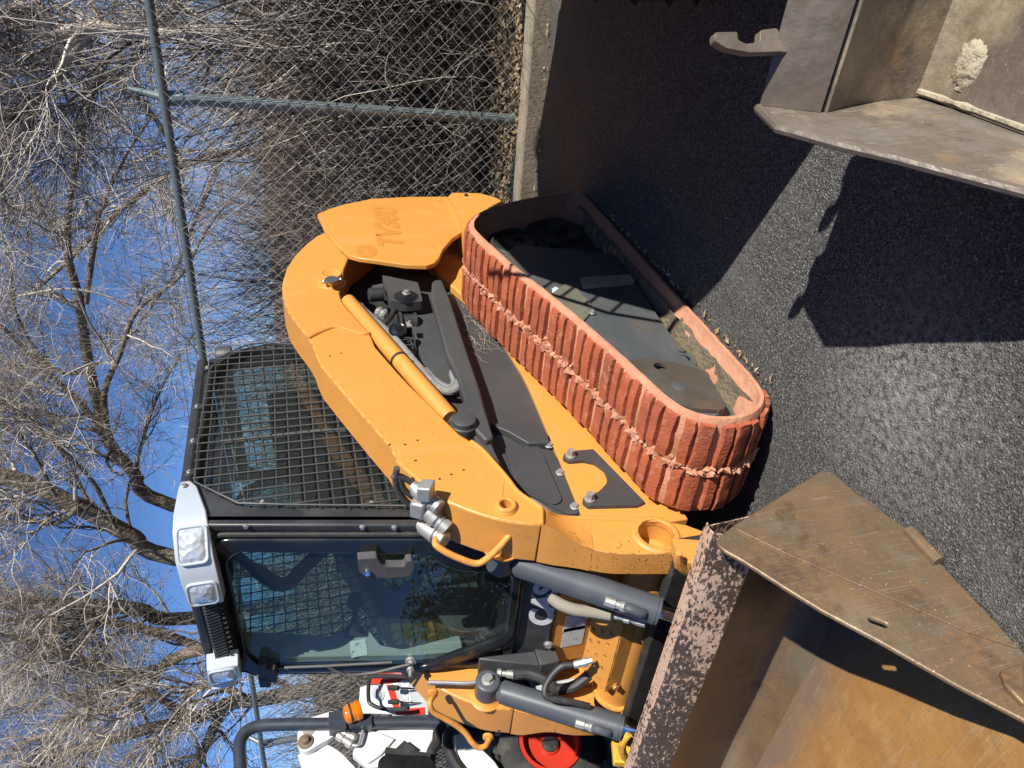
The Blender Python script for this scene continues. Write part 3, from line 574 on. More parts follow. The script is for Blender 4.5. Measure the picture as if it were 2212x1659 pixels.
# C-shaped bracket
br = xz('A4', [(1140,140),(1175,125),(1320,112),(1640,440),(1600,460),(1290,468),(1255,440),(1255,415),(1300,390),(1350,380),(1400,330),(1410,290),(1390,240),(1330,195),(1260,180),(1170,188),(1130,165)], .53)
b = MB(); b.sideplate(rounded(br, .008, 3), .517, .534); part(b, 'bracket', 'greyblack', bevel=.003)
for p in ((1178,150),(1298,420)): bolt(at('A4', *p, 1, .534), (0,1,0), .014, h=.03)
# dry grass stalks lying on the side cover
b = MB(); rr = random.Random(5)
for i in range(60):
    a = at('A3', 200+rr.gauss(60,50), 850+rr.gauss(60,70), 1, .505); d = np.array((rr.uniform(-.02,.16), 0, rr.uniform(-.12,.02)))
    pth = [a+d*t+np.array((rr.gauss(0,.006), rr.uniform(.001,.006), rr.gauss(0,.006))) for t in np.linspace(0, 1, 5)]
    b.tube(pth, .0009, 3)
b.build('grass_stalks', M['reed'], CASE, kind='stuff')

# --- rear tower and the flat rear link with the faded model number
b = MB(); b.sideplate([(-1.52,.35),(-.55,.42),(-.55,.70),(-.85,.80),(-1.10,.84),(-1.50,.84)], .46, .54); part(b, 'rear_tower', 'orange', bevel=.01)
b = MB(); b.sideplate([(-1.52,.35),(-.55,.42),(-.55,.70),(-.85,.80),(-1.10,.84),(-1.50,.84)], -.54, -.46); part(b, 'rear_tower', 'orange', bevel=.01)
b = MB(); b.box((-1.60,-.46,.35), (-.50,.44,1.35)); part(b, 'engine_hood', 'black', bevel=.05)
lk = xz('A2', [(460,262),(540,228),(640,195),(850,152),(1100,138),(1405,135),(1470,260),(1512,390),(1440,440),(1370,520),(1345,580),(1310,618),(1250,636),(1100,630),(900,600),(760,582),(690,560),(590,470),(510,370)], .68)
b = MB(); b.sideplate(lk, .655, .68); part(b, 'rear_link', 'orange', bevel=.004)
text('TV380', .178, at('A2', 1080, 502, 1, .6812), at('A2', 1020, 215, 1, .6812)-at('A2', 1080, 502, 1, .6812), (0,0,1), 'decal', CASE, 'faded_number', ext=.0006, off=.008, shear=.25, width=.53)
b = MB(); e = at('A2', 820, 530, 1, .681); b.sideplate(circ(e[0], e[2], .075, 28, .055), .6803, .6812); part(b, 'faded_dot', 'decal')
for p in ((1335,160),(1280,492)):
    e = at('A2', *p, 1, .68); b = MB(); b.lathe((e[0],.679,e[2]), (0,1,0), [(0,.022),(.003,.02),(.0035,.002)], 16); part(b, 'plug', 'orange_worn')
tl = xz('A2', [(1405,140),(1440,108),(1640,112),(1760,145),(1830,190),(1700,260),(1640,420),(1530,420),(1510,380),(1470,260)], .70)
b = MB(); b.sideplate(rounded(tl, .015), .45, .70); part(b, 'tail_casting', 'orange_worn', bevel=.012)
bolt(at('A2', 1540, 130, 1, .70), (0,1,0), .009, 'darkhub')
# boss on the boom elbow
e = at('A2', 565, 760, 1, .62)
b = MB(); b.lathe((e[0],.615,e[2]), (0,1,0), [(0,.07),(.008,.068),(.010,.052),(.055,.05),(.058,.045),(.052,.034),(.052,.002)], 28); part(b, 'pivot_boss', 'orange', bevel=.002)
e = at('A2', 565, 735, 1, .674); b = MB(); b.lathe((e[0],.668,e[2]), (0,1,0), [(0,.033),(.006,.032),(.007,.002)], 24); part(b, 'pin_cap', 'cylgrey')
for p in ((508,762),(630,745)): bolt(at('A2', *p, 1, .65), (-.8,.6,0), .007)

# --- lift arms
YL = .548
BO = xz('A4', [(1000,581),(900,572),(800,560),(700,538),(600,508),(500,472),(400,430),(320,375),(250,318),(170,250),(100,185)], .62)
BO += xz('A1', [(1720,840),(1600,705),(1500,590),(1360,425),(1225,262),(1188,190),(1160,110)], .62)
BO += xz('A2', [(380,1145),(310,1060),(240,960),(205,850),(203,790),(212,735),(240,650),(300,560),(380,480),(450,425),(525,390)], .62)
BO += [(-1.36,1.30),(-1.38,1.18),(-1.30,1.08),(-1.18,1.10)]
BO += xz('A2', [(690,575),(655,660),(640,760),(622,840),(640,900),(700,975),(770,1050),(840,1125),(880,1225),(950,1305),(1050,1420),(1160,1535),(1280,1650)], .62)
BO += xz('A4', [(490,15),(570,62),(640,120),(710,200),(780,280),(850,370),(950,440),(1000,474)], .62)
fA = [at('A4', x, y, 1, yy) for x, y, yy in ((1000,581,.62),(1050,597,.617),(1100,622,.606),(1180,665,.582),(1250,705,.560),(1320,735,YL))]      # front corner line of the step
fB = [at('A4', x, y, 1, yy) for x, y, yy in ((1000,474,.62),(1035,496,.605),(1065,512,.585),(1110,528,.564),(1190,536,.552),(1300,538,YL))]    # its lower corner line
BL = [(fA[-1][0], fA[-1][2])]+[(fB[-1][0], fB[-1][2])]+xz('A4', [(1450,542),(1600,547),(1760,556),(1900,580),(2060,640),(2030,720),(1950,762),(1800,760),(1600,760),(1480,758),(1400,750)], YL)
def step_loft(sg):
    b = MB(); vs = []; k = len(fA)
    for p, q in zip(fA, fB):
        m_ = (p+q)/2; m_[1] = min(p[1], q[1])-.004*(p[1] > YL+.01)
        for r in (p, m_, q): vs.append((r[0], sg*r[1], r[2]))
        for r in (q, p): vs.append((r[0], sg*.447, r[2]))
    b.add(vs, [(i*5+j, i*5+(j+1)%5, i*5+5+(j+1)%5, i*5+5+j) for i in range(k-1) for j in range(5)])
    return b
hole1 = at('A4', 775, 470, 1, .62); hole2 = at('A4', 1712, 640, 1, YL)
h1 = circ(hole1[0], hole1[2], .020, 20); h2 = circ(hole2[0], hole2[2], .062, 32)
def boom(sg):
    b = MB(); b.sideplate(BO, sg*.445, sg*.62, holes=[h1]); o = part(b, 'lift_arm', 'armpaint', bevel=.007)
    b = MB(); b.sideplate(BL, sg*.447, sg*YL, holes=[h2]); b.build('arm_blade', M['armpaint'], o, bevel=.007)
    step_loft(sg).build('arm_step', M['armpaint'], o, smooth=40)
    b = MB(); ring(b, hole1, sg, .020, .036, .018, .62); o2 = b.build('bored_boss', M['orange'], o, bevel=.003)
    b = MB(); ring(b, hole2, sg, .060, .080, .008, YL); b.build('tube_collar', M['orange_worn'], o, bevel=.003)
    return o
def ring(b, c, sg, ri, ro, h, y_):
    n = 36; vs = []
    for i in range(n):
        a = 2*math.pi*i/n; ca, sa = math.cos(a), math.sin(a)
        for r, d in ((ri, -.02), (ri, h), (ro*.93, h), (ro, h*.5), (ro+.006, 0), (ro, -.01)): vs.append((c[0]+r*ca, sg*(y_+d), c[2]+r*sa))
    b.add(vs, [(i*6+j, i*6+(j+1)%6, ((i+1)%n)*6+(j+1)%6, ((i+1)%n)*6+j) for i in range(n) for j in range(6)])
armL = boom(1); armR = boom(-1)
# weld seam and edge flange on the left arm
b = MB(); b.tube(smoothpath([at('A2', *p, 1, .621) for p in ((395,1165),(480,1120),(590,1085),(700,1110),(790,1135),(835,1125))], 5), .010, 8); part(b, 'weld_seam', 'orange', armL)
b = MB(); b.tube(smoothpath([at('A4', *p, 1, .618) for p in ((560,62),(640,125),(780,285),(850,375),(950,445),(1000,478))], 4), .009, 8); part(b, 'edge_flange', 'orange', armL)
b = MB(); b.tube(smoothpath([at('A4', x, y, 1, yy) for x, y, yy in ((1000,478,.615),(1035,498,.60),(1065,514,.58),(1110,529,.56),(1190,537,YL),(1300,539,YL),(1600,548,YL),(1760,557,YL))], 4), .008, 8); part(b, 'edge_flange', 'orange', armL)
b = MB()
for fr_, p in [('A1',q) for q in ((1288,188),(1370,167),(1722,830),(1836,830),(1925,800),(1912,946),(2086,1080),(2170,1048))]+[('A4',q) for q in ((150,80),(228,53),(215,180),(438,266),(514,238),(365,294))]:
    e = at(fr_, *p, 1, .62); b.lathe((e[0],.612,e[2]), (0,1,0), [(0,.0045),(.0088,.0045),(.0089,.001)], 8)
part(b, 'tapped_holes', 'ink', armL)
e = at('A4', 1475, 700, 1, YL); b = MB(); b.lathe((e[0],YL-.001,e[2]), (0,1,0), [(0,.013),(.005,.011),(.007,.001)], 14); part(b, 'plug', 'orange', armL)
e = atp('A4', 562, 562, (.76,0,.65), np.array((.896,0,1.068))+.002*np.array((.76,0,.65)))
b = MB(); b.lathe(e-np.array((.76,0,.65))*.004, (.76,0,.65), [(0,.021),(.005,.021),(.0055,.001)], 20); part(b, 'drain_hole', 'ink', armL)
b = MB(); b.lathe(e-np.array((.76,0,.65))*.004, (.76,0,.65), [(.003,.021),(.006,.0215),(.006,.026),(.003,.027)], 20); part(b, 'hole_rim', 'orange', armL)
b = MB(); b.tube([at('A4', x, y, 1, .619) for x, y in ((1000,580),(1000,540),(1000,500),(1000,476))], .007, 8); part(b, 'weld_seam', 'orange', armL)
# lift cylinder along the arm
c0 = at('A2', 690, 905, 1, .60); c1 = at('A1', 2165, 645, 1, .60); dv = (c1-c0)/np.linalg.norm(c1-c0)
for sg in (1, -1):
    F = np.array((1, sg, 1)); b = MB(); b.lathe(c0*F-dv*F*.02, dv*F, [(0,.028),(.01,.036),(np.linalg.norm(c1-c0),.036),(np.linalg.norm(c1-c0)+.015,.032)], 24); lc = part(b, 'lift_cylinder', 'orange')
    e = at('A3', 200, 1505, 1, .62)*F
    b = MB(); b.lathe(e-np.array((0,sg*.08,0)), (0,sg,0), [(0,.052),(.06,.052),(.065,.047),(.085,.045),(.09,.03),(.092,.018),(.092,.001)], 26); b.cyl(c1*F, e-np.array((0,sg*.04,0)), .030); b.build('cylinder_eye', M['greyblack'], lc, bevel=.002)
b = MB(); q = c0+(c1-c0)*.55
b.lathe(q-dv*.006, dv, [(0,.038),(0,.040),(.012,.040),(.012,.038)], 24); part(b, 'hose_clamp', 'black')
# black front link
lkp = xz('A2', [(1285,850),(1292,772),(1330,756),(1365,757),(1425,905),(1520,1200),(1640,1555)], .585)+xz('A3', [(330,1450),(385,1635),(330,1650),(250,1560),(190,1560),(150,1510),(160,1450),(205,1400)], .585)+xz('A2', [(1470,1450),(1400,1300),(1340,1080),(1290,900)], .585)
b = MB(); b.sideplate(lkp, .545, .60); part(b, 'front_link', 'greyblack', bevel=.010)
b = MB(); b.sideplate(xz('A4', [(560,0),(690,10),(690,80),(740,190),(760,250),(700,180),(600,70)], .57), .52, .57); part(b, 'link_foot', 'greyblack', bevel=.004)
# engine bay: mount bracket, rubber mount, horn, hoses
bk = xz('A2', [(930,705),(1190,760),(1225,895),(1100,905),(985,890),(960,800)], .58)
b = MB(); b.sideplate(rounded(bk, .01), .53, .58); part(b, 'mount_bracket', 'greyblack', bevel=.004)
e = at('A2', 1105, 862, 1, .58); b = MB(); b.lathe((e[0],.575,e[2]), (0,1,0), [(0,.062),(.006,.06),(.010,.048),(.016,.046),(.020,.030),(.024,.028),(.025,.001)], 26); part(b, 'rubber_mount', 'black_gloss')
bolt((e[0],.600,e[2]), (0,1,0), .014)
e = at('A2', 1105, 985, 1, .55); b = MB(); b.lathe((e[0],.50,e[2]+.035), (0,0,-1), [(0,.055),(.012,.055),(.014,.042),(.07,.040),(.075,.046),(.085,.046)], 20); part(b, 'mount_cup', 'rubber')
e = at('A2', 868, 850, 1, .55); b = MB(); b.lathe((e[0],e[1],e[2]-.05), (0,0,1), [(0,.034),(.07,.036),(.075,.03),(.078,.02),(.078,.001)], 20); part(b, 'filler_cap', 'rubber')
b = MB(); b.sideplate(rounded(xz('A2', [(850,785),(935,765),(940,820),(880,815)], .54), .01), .52, .54); part(b, 'tab', 'greyblack')
e = at('A2', 1045, 1085, 1, .60)
b = MB(); b.lathe(e-np.array((0,.03,0)), (.35,.9,.1), [(0,.028),(.014,.040),(.026,.041),(.030,.036),(.027,.030),(.031,.014),(.034,.012),(.035,.001)], 28); part(b, 'horn', 'black_gloss')
b = MB(); b.obox(at('A2', 1125, 1065, 1, .575), ((1,0,0),(0,1,0),(0,0,1)), (.022,.003,.012)); part(b, 'horn_bracket', 'steel')
bolt(at('A2', 1128, 1055, 1, .58), (0,1,0), .006)
def hose(name, pts, r, m_, y, parent=CASE, fr_='A2', n=10):
    P = [at(fr_, p[0], p[1], 1, p[2] if len(p) > 2 else y) for p in pts]; b = MB(); b.tube(smoothpath(P, 6), r, n); return part(b, name, m_, parent)
hose('sleeved_hose', [(760,930),(850,1010),(960,1110),(1060,1210),(1170,1340),(1240,1420),(1310,1500),(1400,1550),(1470,1530),(1490,1450),(1460,1400)], .017, 'sleeve', .565)
hose('sleeved_hose', [(1240,1400),(1330,1490),(1420,1530),(1460,1480),(1445,1420),(1475,1370)], .018, 'sleeve', .545)
hose('hose', [(1020,960),(985,1020),(950,1060),(920,1090)], .014, 'hose', .55)
hose('hose', [(960,960),(920,1010),(890,1030)], .013, 'hose', .55)
for p, q in (((745,915),(790,950)),((890,1000),(940,920)),((925,1015),(975,935))):
    b = MB(); b.lathe(at('A2', *p, 1, .57), at('A2', *q, 1, .57)-at('A2', *p, 1, .57), [(0,.012),(.012,.016),(.025,.016),(.027,.019),(.045,.019),(.047,.014),(.062,.014)], 8); part(b, 'hose_fitting', 'steel')

# --- torque tube, step, front plate
b = MB(); b.cyl((1.045,-.46,.395), (1.045,.46,.395), .083, n=36); part(b, 'torque_tube', 'orange_worn')
for sg in (1, -1):
    b = MB(); b.lathe((1.045, sg*.435, .395), (0,sg,0), [(0,.085),(.0,.098),(.008,.1),(.010,.085)], 36); part(b, 'tube_flange', 'orange_worn')
s1 = at('A4', 1285, 1440, 0, 1.06)
stepc = [at('A4', 1335, 1165, 0, .99), at('A4', 1285, 1430, 0, .99), at('A4', 1348, 1572, 0, 1.12), at('A4', 1440, 1220, 0, 1.12)]
za = .548; zb = .500; xa = .985; xb = 1.125
b = MB(); 
O = np.array((xa, 0, za)); E2 = np.array((xb-xa, 0, zb-za)); ll = np.linalg.norm(E2); E2 /= ll; Nn = np.array((-E2[2], 0, E2[0])); Nn = Nn if Nn[2] > 0 else -Nn
holes = []
for r in range(3):
    for k_ in range(6): holes.append(circ(-.27+.075*k_+.035*(r%2), .022+.042*r, .0085, 10))
b.prism([(-.32,0),(.20,0),(.20,ll),(-.30,ll)], holes, O=O, E1=(0,1,0), E2=E2, N=Nn, d0=-.006, d1=0)
part(b, 'step_plate', 'orange_worn')
b = MB(); b.add([(xb+.001,-.30,zb-.004),(xb+.001,.20,zb-.004),(xb-.012,.20,zb-.11),(xb-.012,-.26,zb-.11),(xb-.010,-.30,zb-.004),(xb-.010,.20,zb-.004),(xb-.023,.20,zb-.11),(xb-.023,-.26,zb-.11)], [(0,1,2,3),(7,6,5,4),(0,4,5,1),(1,5,6,2),(2,6,7,3),(3,7,4,0)]); part(b, 'step_front', 'orange_worn', bevel=.003)
bolt((xb+.002,-.265,zb-.035), (1,0,-.1), .012, 'orange_worn', h=.015)
b = MB(); b.box((.70,-.43,.36), (.89,.43,.66)); part(b, 'front_box', 'orange_worn', bevel=.02)
for p0_, p1_ in (((1140,1230),(1250,1320)),((1150,1150),(1270,1225)),):
    e0 = at('A4', *p0_, 0, .893); e1 = at('A4', *p1_, 0, .893)
    b = MB(); b.box((.8905, min(e0[1],e1[1]), min(e0[2],e1[2])), (.892, max(e0[1],e1[1]), max(e0[2],e1[2]))); part(b, 'warning_sticker', 'sticker')
# black apron under the door with the white maker's name
b = MB(); b.add([(.90,-.43,.665),(.90,.43,.665),(.845,.43,.80),(.845,-.43,.80),(.70,-.43,.665),(.70,.43,.665),(.70,.43,.80),(.70,-.43,.80)], [(0,1,2,3),(7,6,5,4),(0,4,5,1),(1,5,6,2),(2,6,7,3),(3,7,4,0)]); part(b, 'front_apron', 'black', bevel=.008)
ap_n = np.array((.135,0,.055)); ap_p = np.array((.9015,0,.665))
t0 = atp('A4', 1035, 1210, ap_n, ap_p); t1 = atp('A4', 1035, 985, ap_n, ap_p); 
text('CASE', .122, atp('A4', 1052, 1210, ap_n, ap_p)+np.array((.001,0,.001)), (0,1,0), (-.055,0,.135), 'letter', CASE, 'maker_name', ext=.0008, off=.006, width=.315)
bolt(atp('A4', 1042, 1322, ap_n, ap_p), (.93,0,.38), .014)
# bracket at the machine's right under the cab
b = MB(); b.box((.86,-.43,.63), (.955,-.30,.715)); b.add([(.88,-.42,.715),(.88,-.31,.715),(.86,-.31,.95),(.86,-.42,.95),(.95,-.42,.715),(.95,-.31,.715),(.87,-.31,.95),(.87,-.42,.95)], [(0,1,2,3),(7,6,5,4),(0,4,5,1),(1,5,6,2),(2,6,7,3),(3,7,4,0)]); part(b, 'cab_mount', 'greyblack', bevel=.008)
bolt((.92,-.355,.716), (0,0,1), .02, h=.04)

# --- tilt cylinders
for sg in (1, -1):
    F = np.array((1, -sg, 1)); a = at('G5', 640, 415, 1, -.388)*F; e = at('G5', 1715, 738, 1, -.357)*F; d = (e-a)/np.linalg.norm(e-a); Lc = np.linalg.norm(e-a)
    b = MB(); b.lathe(a+d*.045, d, [(0,.030),(.02,.046),(Lc-.065,.048),(Lc-.063,.0500),(Lc-.057,.0500),(Lc-.056,.0475),(Lc-.045,.0475),(Lc-.044,.024)], 32); tc = part(b, 'tilt_cylinder', 'cylgrey')
    b = MB(); b.lathe(a-np.array((0,.05,0)), (0,1,0), [(0,.040),(.008,.050),(.095,.050),(.100,.046),(.102,.042),(.102,.001)], 30); b.build('cylinder_eye', M['cylgrey'], tc, bevel=.003)
    b = MB(); b.cyl(e-d*.02, e+d*.20, .022, n=24); b.build('chrome_rod', M['chrome'], tc)
    bolt(a+np.array((.0,.052,0)), (0,1,0), .018, h=.022)
    bolt(a+np.array((.03,-.055*1 if sg < 0 else .04,-.045)), (.7,.5,-.3), .013, h=.03)
    b = MB(); b.lathe((a[0], sg*.425, a[2]), (0,sg,0), [(0,.05),(.012,.055),(.022,.070),(.028,.070)], 24); part(b, 'pivot_collar', 'orange')
    b = MB(); q = e-d*.05+np.array((.040,.022,.030)); b.tube(smoothpath([e-d*.05+np.array((.02,.010,.012)), q, q-d*.03+np.array((.0,.01,.01)), q-d*.06], 4), .016, 10); b.build('port_elbow', M['cylgrey'], tc)
    b = MB(); b.lathe(q-d*.05, -d, [(0,.012),(.004,.017),(.022,.017),(.026,.013),(.04,.013),(.042,.017),(.075,.017),(.078,.012)], 8); b.build('hose_fitting', M['steel'], tc)
# pressure hoses
def hose3(name, P, r, m_, n=10, parent=CASE): b = MB(); b.tube(smoothpath(P, 7), r, n); return part(b, name, m_, parent)
gx = lambda x, y, yy: at('G5', x, y, 1, yy)
hose3('pressure_hose', [gx(1450,565,-.30), gx(1300,530,-.28), gx(1130,500,-.27), gx(1095,440,-.255), gx(1140,340,-.23), gx(1230,250,-.20), gx(1330,235,-.17)], .013, 'hose')
b = MB(); p0 = gx(1325,238,-.17); p1 = gx(1435,210,-.15); b.lathe(p0, p1-p0, [(0,.012),(.004,.016),(.035,.016),(.037,.019),(.052,.019),(.054,.013),(.075,.013)], 8); part(b, 'hose_fitting', 'steel')
hose3('sleeved_hose', [gx(840,315,-.36), gx(960,310,-.36), gx(1080,350,-.36), gx(1140,400,-.37), gx(1200,430,-.38), gx(1320,410,-.37), gx(1420,340,-.34), gx(1460,290,-.32)], .022, 'hose')
b = MB(); p0 = gx(715,300,-.36); p1 = gx(870,318,-.36); b.lathe(p0, p1-p0, [(0,.012),(.004,.018),(.018,.018),(.022,.012),(.04,.012),(.042,.017),(.085,.018),(.088,.012)], 8); part(b, 'hose_fitting', 'steel')
for yy, dy in ((-.37, 0), (-.40, 26)):
    hose3('steel_line', [gx(170,375+dy*.3,yy), gx(330,378+dy*.3,yy), gx(480,382+dy*.3,yy), gx(600,365+dy*.3,yy)], .008, 'steel')
    hose3('steel_line', [gx(1030,420+dy,-.40), gx(1180,385+dy,-.40), gx(1330,355+dy,-.40)], .008, 'silver')
# canvas sleeved hose by the left cylinder
ax_ = lambda x, y, yy: at('A4', x, y, 1, yy)
hose3('canvas_sleeved_hose', [ax_(1060,1030,.26), ax_(1110,1070,.26), ax_(1200,1105,.26), ax_(1320,1122,.26), ax_(1430,1140,.265)], .021, 'canvas', 12)
b = MB(); p0 = ax_(1420,1135,.245); p1 = ax_(1600,1178,.27); b.lathe(p0, p1-p0, [(0,.014),(.03,.014),(.034,.011),(.05,.011),(.055,.017),(.075,.017),(.08,.011),(.10,.016),(.13,.016)], 8); part(b, 'hose_fitting', 'steel')

e = at('G5', 745, 800, 0, 1.092); text('Kle', .034, e, (0,1,0), (-.1,0,1), 'ink', CASE, 'scribble', ext=.0005, shear=.3)
# --- grab handles on the arms
def handle(P, r=.0115): b = MB(); b.tube(smoothpath(P, 7), r, 12); return part(b, 'grab_handle', 'orange_worn')
hL = [('A4',825,600,.560),('A4',800,640,.565),('A4',740,715,.555),('A4',660,790,.54),('A4',590,820,.53),('A4',480,785,.52),('A4',390,740,.51),('A4',340,700,.50),('A4',345,665,.49)]
xs = [.975,1.0,1.015,1.02,1.015,.995,.975,.955,.93]
handle([at(f, x, y, 0, X) for (f, x, y, yy), X in zip(hL, xs)])
hR = [(215,485),(185,540),(215,610),(300,660),(400,720),(470,780),(520,850),(570,890),(625,880),(655,830)]
xs = [.955,.985,1.005,1.02,1.04,1.06,1.085,1.10,1.10,1.075]
handle([at('G5', x, y, 0, X) for (x, y), X in zip(hR, xs)])
for q in (at('A4', 822, 605, 0, .965), at('G5', 215, 480, 0, .945), at('G5', 655, 825, 0, 1.07)):
    b = MB(); b.lathe(q-np.array((.015,0,0)), (1,0,.3), [(0,.022),(.012,.022),(.016,.014)], 16); part(b, 'handle_foot', 'orange_worn')

# --- hydraulic quick couplers on the left arm
def cp(fr_, x, y, X=.90): return at(fr_, x, y, 0, X)
for k_, (p, q) in enumerate((((1885,1125),(2090,1295)),((1895,1225),(2148,1448)),((1935,1405),(2130,1530)))):
    p = cp('A1', *p, .80+.02*k_); q = cp('A1', *q, .90+.02*k_); d = q-p; L_ = np.linalg.norm(d)
    b = MB(); b.lathe(p, d, [(0,.014),(L_*.04,.020),(L_*.12,.020),(L_*.14,.027),(L_*.42,.030),(L_*.55,.029),(L_*.57,.033),(L_*.66,.033),(L_*.68,.025),(L_*.74,.0245),(L_*.75,.028),(L_*.78,.028),(L_*.79,.0245),(L_*.84,.0245),(L_*.85,.027),(L_*.97,.027),(L_*.99,.022),(L_*.992,.014),(L_*.97,.013),(L_*.97,.001)], 22); qc = part(b, 'quick_coupler', 'steel')
e = cp('A1', 1985, 1165, .87); b = MB(); b.obox(e, ((.5,.2,-.85),(0,1,0),(.85,0,.5)), (.024,.030,.026)); part(b, 'coupler_block', 'steel', bevel=.006)
e = cp('A1', 1930, 1300, .86); b = MB(); b.obox(e, ((.6,.2,-.75),(0,1,0),(.75,0,.6)), (.026,.034,.016)); part(b, 'coupler_block', 'steel', bevel=.008)
for P in ([(1890,1110),(1820,1070),(1770,1055),(1745,1075)], [(1905,1220),(1830,1160),(1800,1090),(1790,1060)], [(1920,1310),(1830,1230),(1775,1150),(1765,1080),(1775,1000)]):
    hose3('steel_line', [cp('A1', *p, .76) for p in P], .011, 'plastic')

# --- cab
SIDE = [(fx(1.93)-.02,1.955),(.40,1.992),(.0,1.985),(-.197,1.972),(-.30,1.945),(-.402,1.895),(-.46,1.80),(-.485,1.70),(-.495,1.55),(-.50,.98),(-.50,.80),(fx(.80)-.02,.80)]
WIN = xz('A1', [(330,1120),(360,800),(410,480),(432,330),(500,240),(580,195),(680,150),(820,125)], .425)+[(-.425,1.60),(-.43,1.25),(-.40,1.02),(.55,.98),(.72,1.00),(fx(1.15)-.075,1.15)]+xz('A1', [(1850,1290),(1000,1282),(640,1272)], .425)
for sg in (1, -1):
    b = MB(); b.sideplate(SIDE, sg*.375, sg*.428, holes=[WIN]); cs = part(b, 'cab_side_frame', 'black', bevel=.008)
    cw = np.mean(np.array(WIN), axis=0); big = [(cw[0]+(p[0]-cw[0])*1.02, cw[1]+(p[1]-cw[1])*1.02) for p in WIN]
    b = MB(); b.sideplate(big, sg*.383, sg*.388); b.build('side_window', M['glass'], CASE, smooth=0)
    # window guard of welded wires
    g = MB(); W = np.array(big); from_y = sg*.447
    def cuts(poly, ax, val):
        out = []; n = len(poly)
        for i in range(n):
            a, c_ = poly[i], poly[(i+1)%n]
            if (a[ax]-val)*(c_[ax]-val) < 0: t = (val-a[ax])/(c_[ax]-a[ax]); out.append(a[1-ax]+t*(c_[1-ax]-a[1-ax]))
        return sorted(out)
    for x in np.arange(-.40, .72, .0485):
        cc = cuts(big, 0, x)
        if len(cc) >= 2: g.cyl((x, from_y, cc[0]-.005), (x, from_y, cc[-1]+.008), .0030, n=6)
    for z in np.arange(1.03, 1.94, .0485):
        cc = cuts(big, 1, z)
        if len(cc) >= 2: g.cyl((cc[0]-.008, from_y-sg*.006, z), (cc[-1]+.008, from_y-sg*.006, z), .0030, n=6)
    g.tube([(p[0], from_y, p[1]) for p in big], .0038, 6, closed=True)
    g.build('window_guard', M['greyblack'], CASE)
    for x, z in ((-.30,1.93),(-.02,1.955),(.20,1.955),(.38,1.955),(.585,1.70),(.66,1.33)):
        b = MB(); b.obox((x+.0, sg*.438, z), ((1,0,0),(0,1,0),(0,0,1)), (.016,.0025,.022)); o = b.build('guard_tab', M['black'], CASE, bevel=.002)
        bolt((x, sg*.441, z+.008), (0,sg,0), .006, 'steel', h=.006)
# sliding window's middle rail behind the left guard
b = MB(); b.tube([at('A1', *p, 1, .392) for p in ((480,815),(800,780),(1200,735),(1560,715),(1900,680))], .010, 8); part(b, 'sliding_rail', 'plastic')
# roof
top = MB(); RP = [(fx(1.95)+.07,.30),(fx(1.95)+.07,-.30),(.60,-.435),(.3,-.44),(-.40,-.43),(-.40,.43),(.3,.44),(.60,.435)]
top.prism(RP, O=(0,0,1.945), E1=(1,0,0), E2=(0,1,0), N=(0,0,1), d0=0, d1=.045); roof = part(top, 'cab_roof', 'black', bevel=.015)
b = MB(); b.lathe(at('A1', 530, 185, 1, .20)-np.array((0,0,.03)), (0,0,1), [(0,.05),(.06,.05),(.075,.04),(.08,.001)], 20); part(b, 'roof_knob', 'greyblack', roof)
# louvred visor between the lamp pods
b = MB(); b.box((.66,-.30,1.885), (.735,.30,1.95)); part(b, 'visor', 'black_gloss', bevel=.01)
for i in range(34):
    y = -.285+i*.0170
    b = MB(); b.obox((.738,y,1.918), ((1,0,0),(0,1,.35),(0,-.35,1)), (.008,.004,.026)); part(b, 'louvre', 'black', roof)
b = MB(); n_ = 20
for i in range(n_):
    y = -.26+i*.028; b.obox((.712,y,1.878), ((1,0,.1),(.35,1,0),(0,0,1)), (.035,.004,.006))
part(b, 'visor_ribs', 'black', roof)
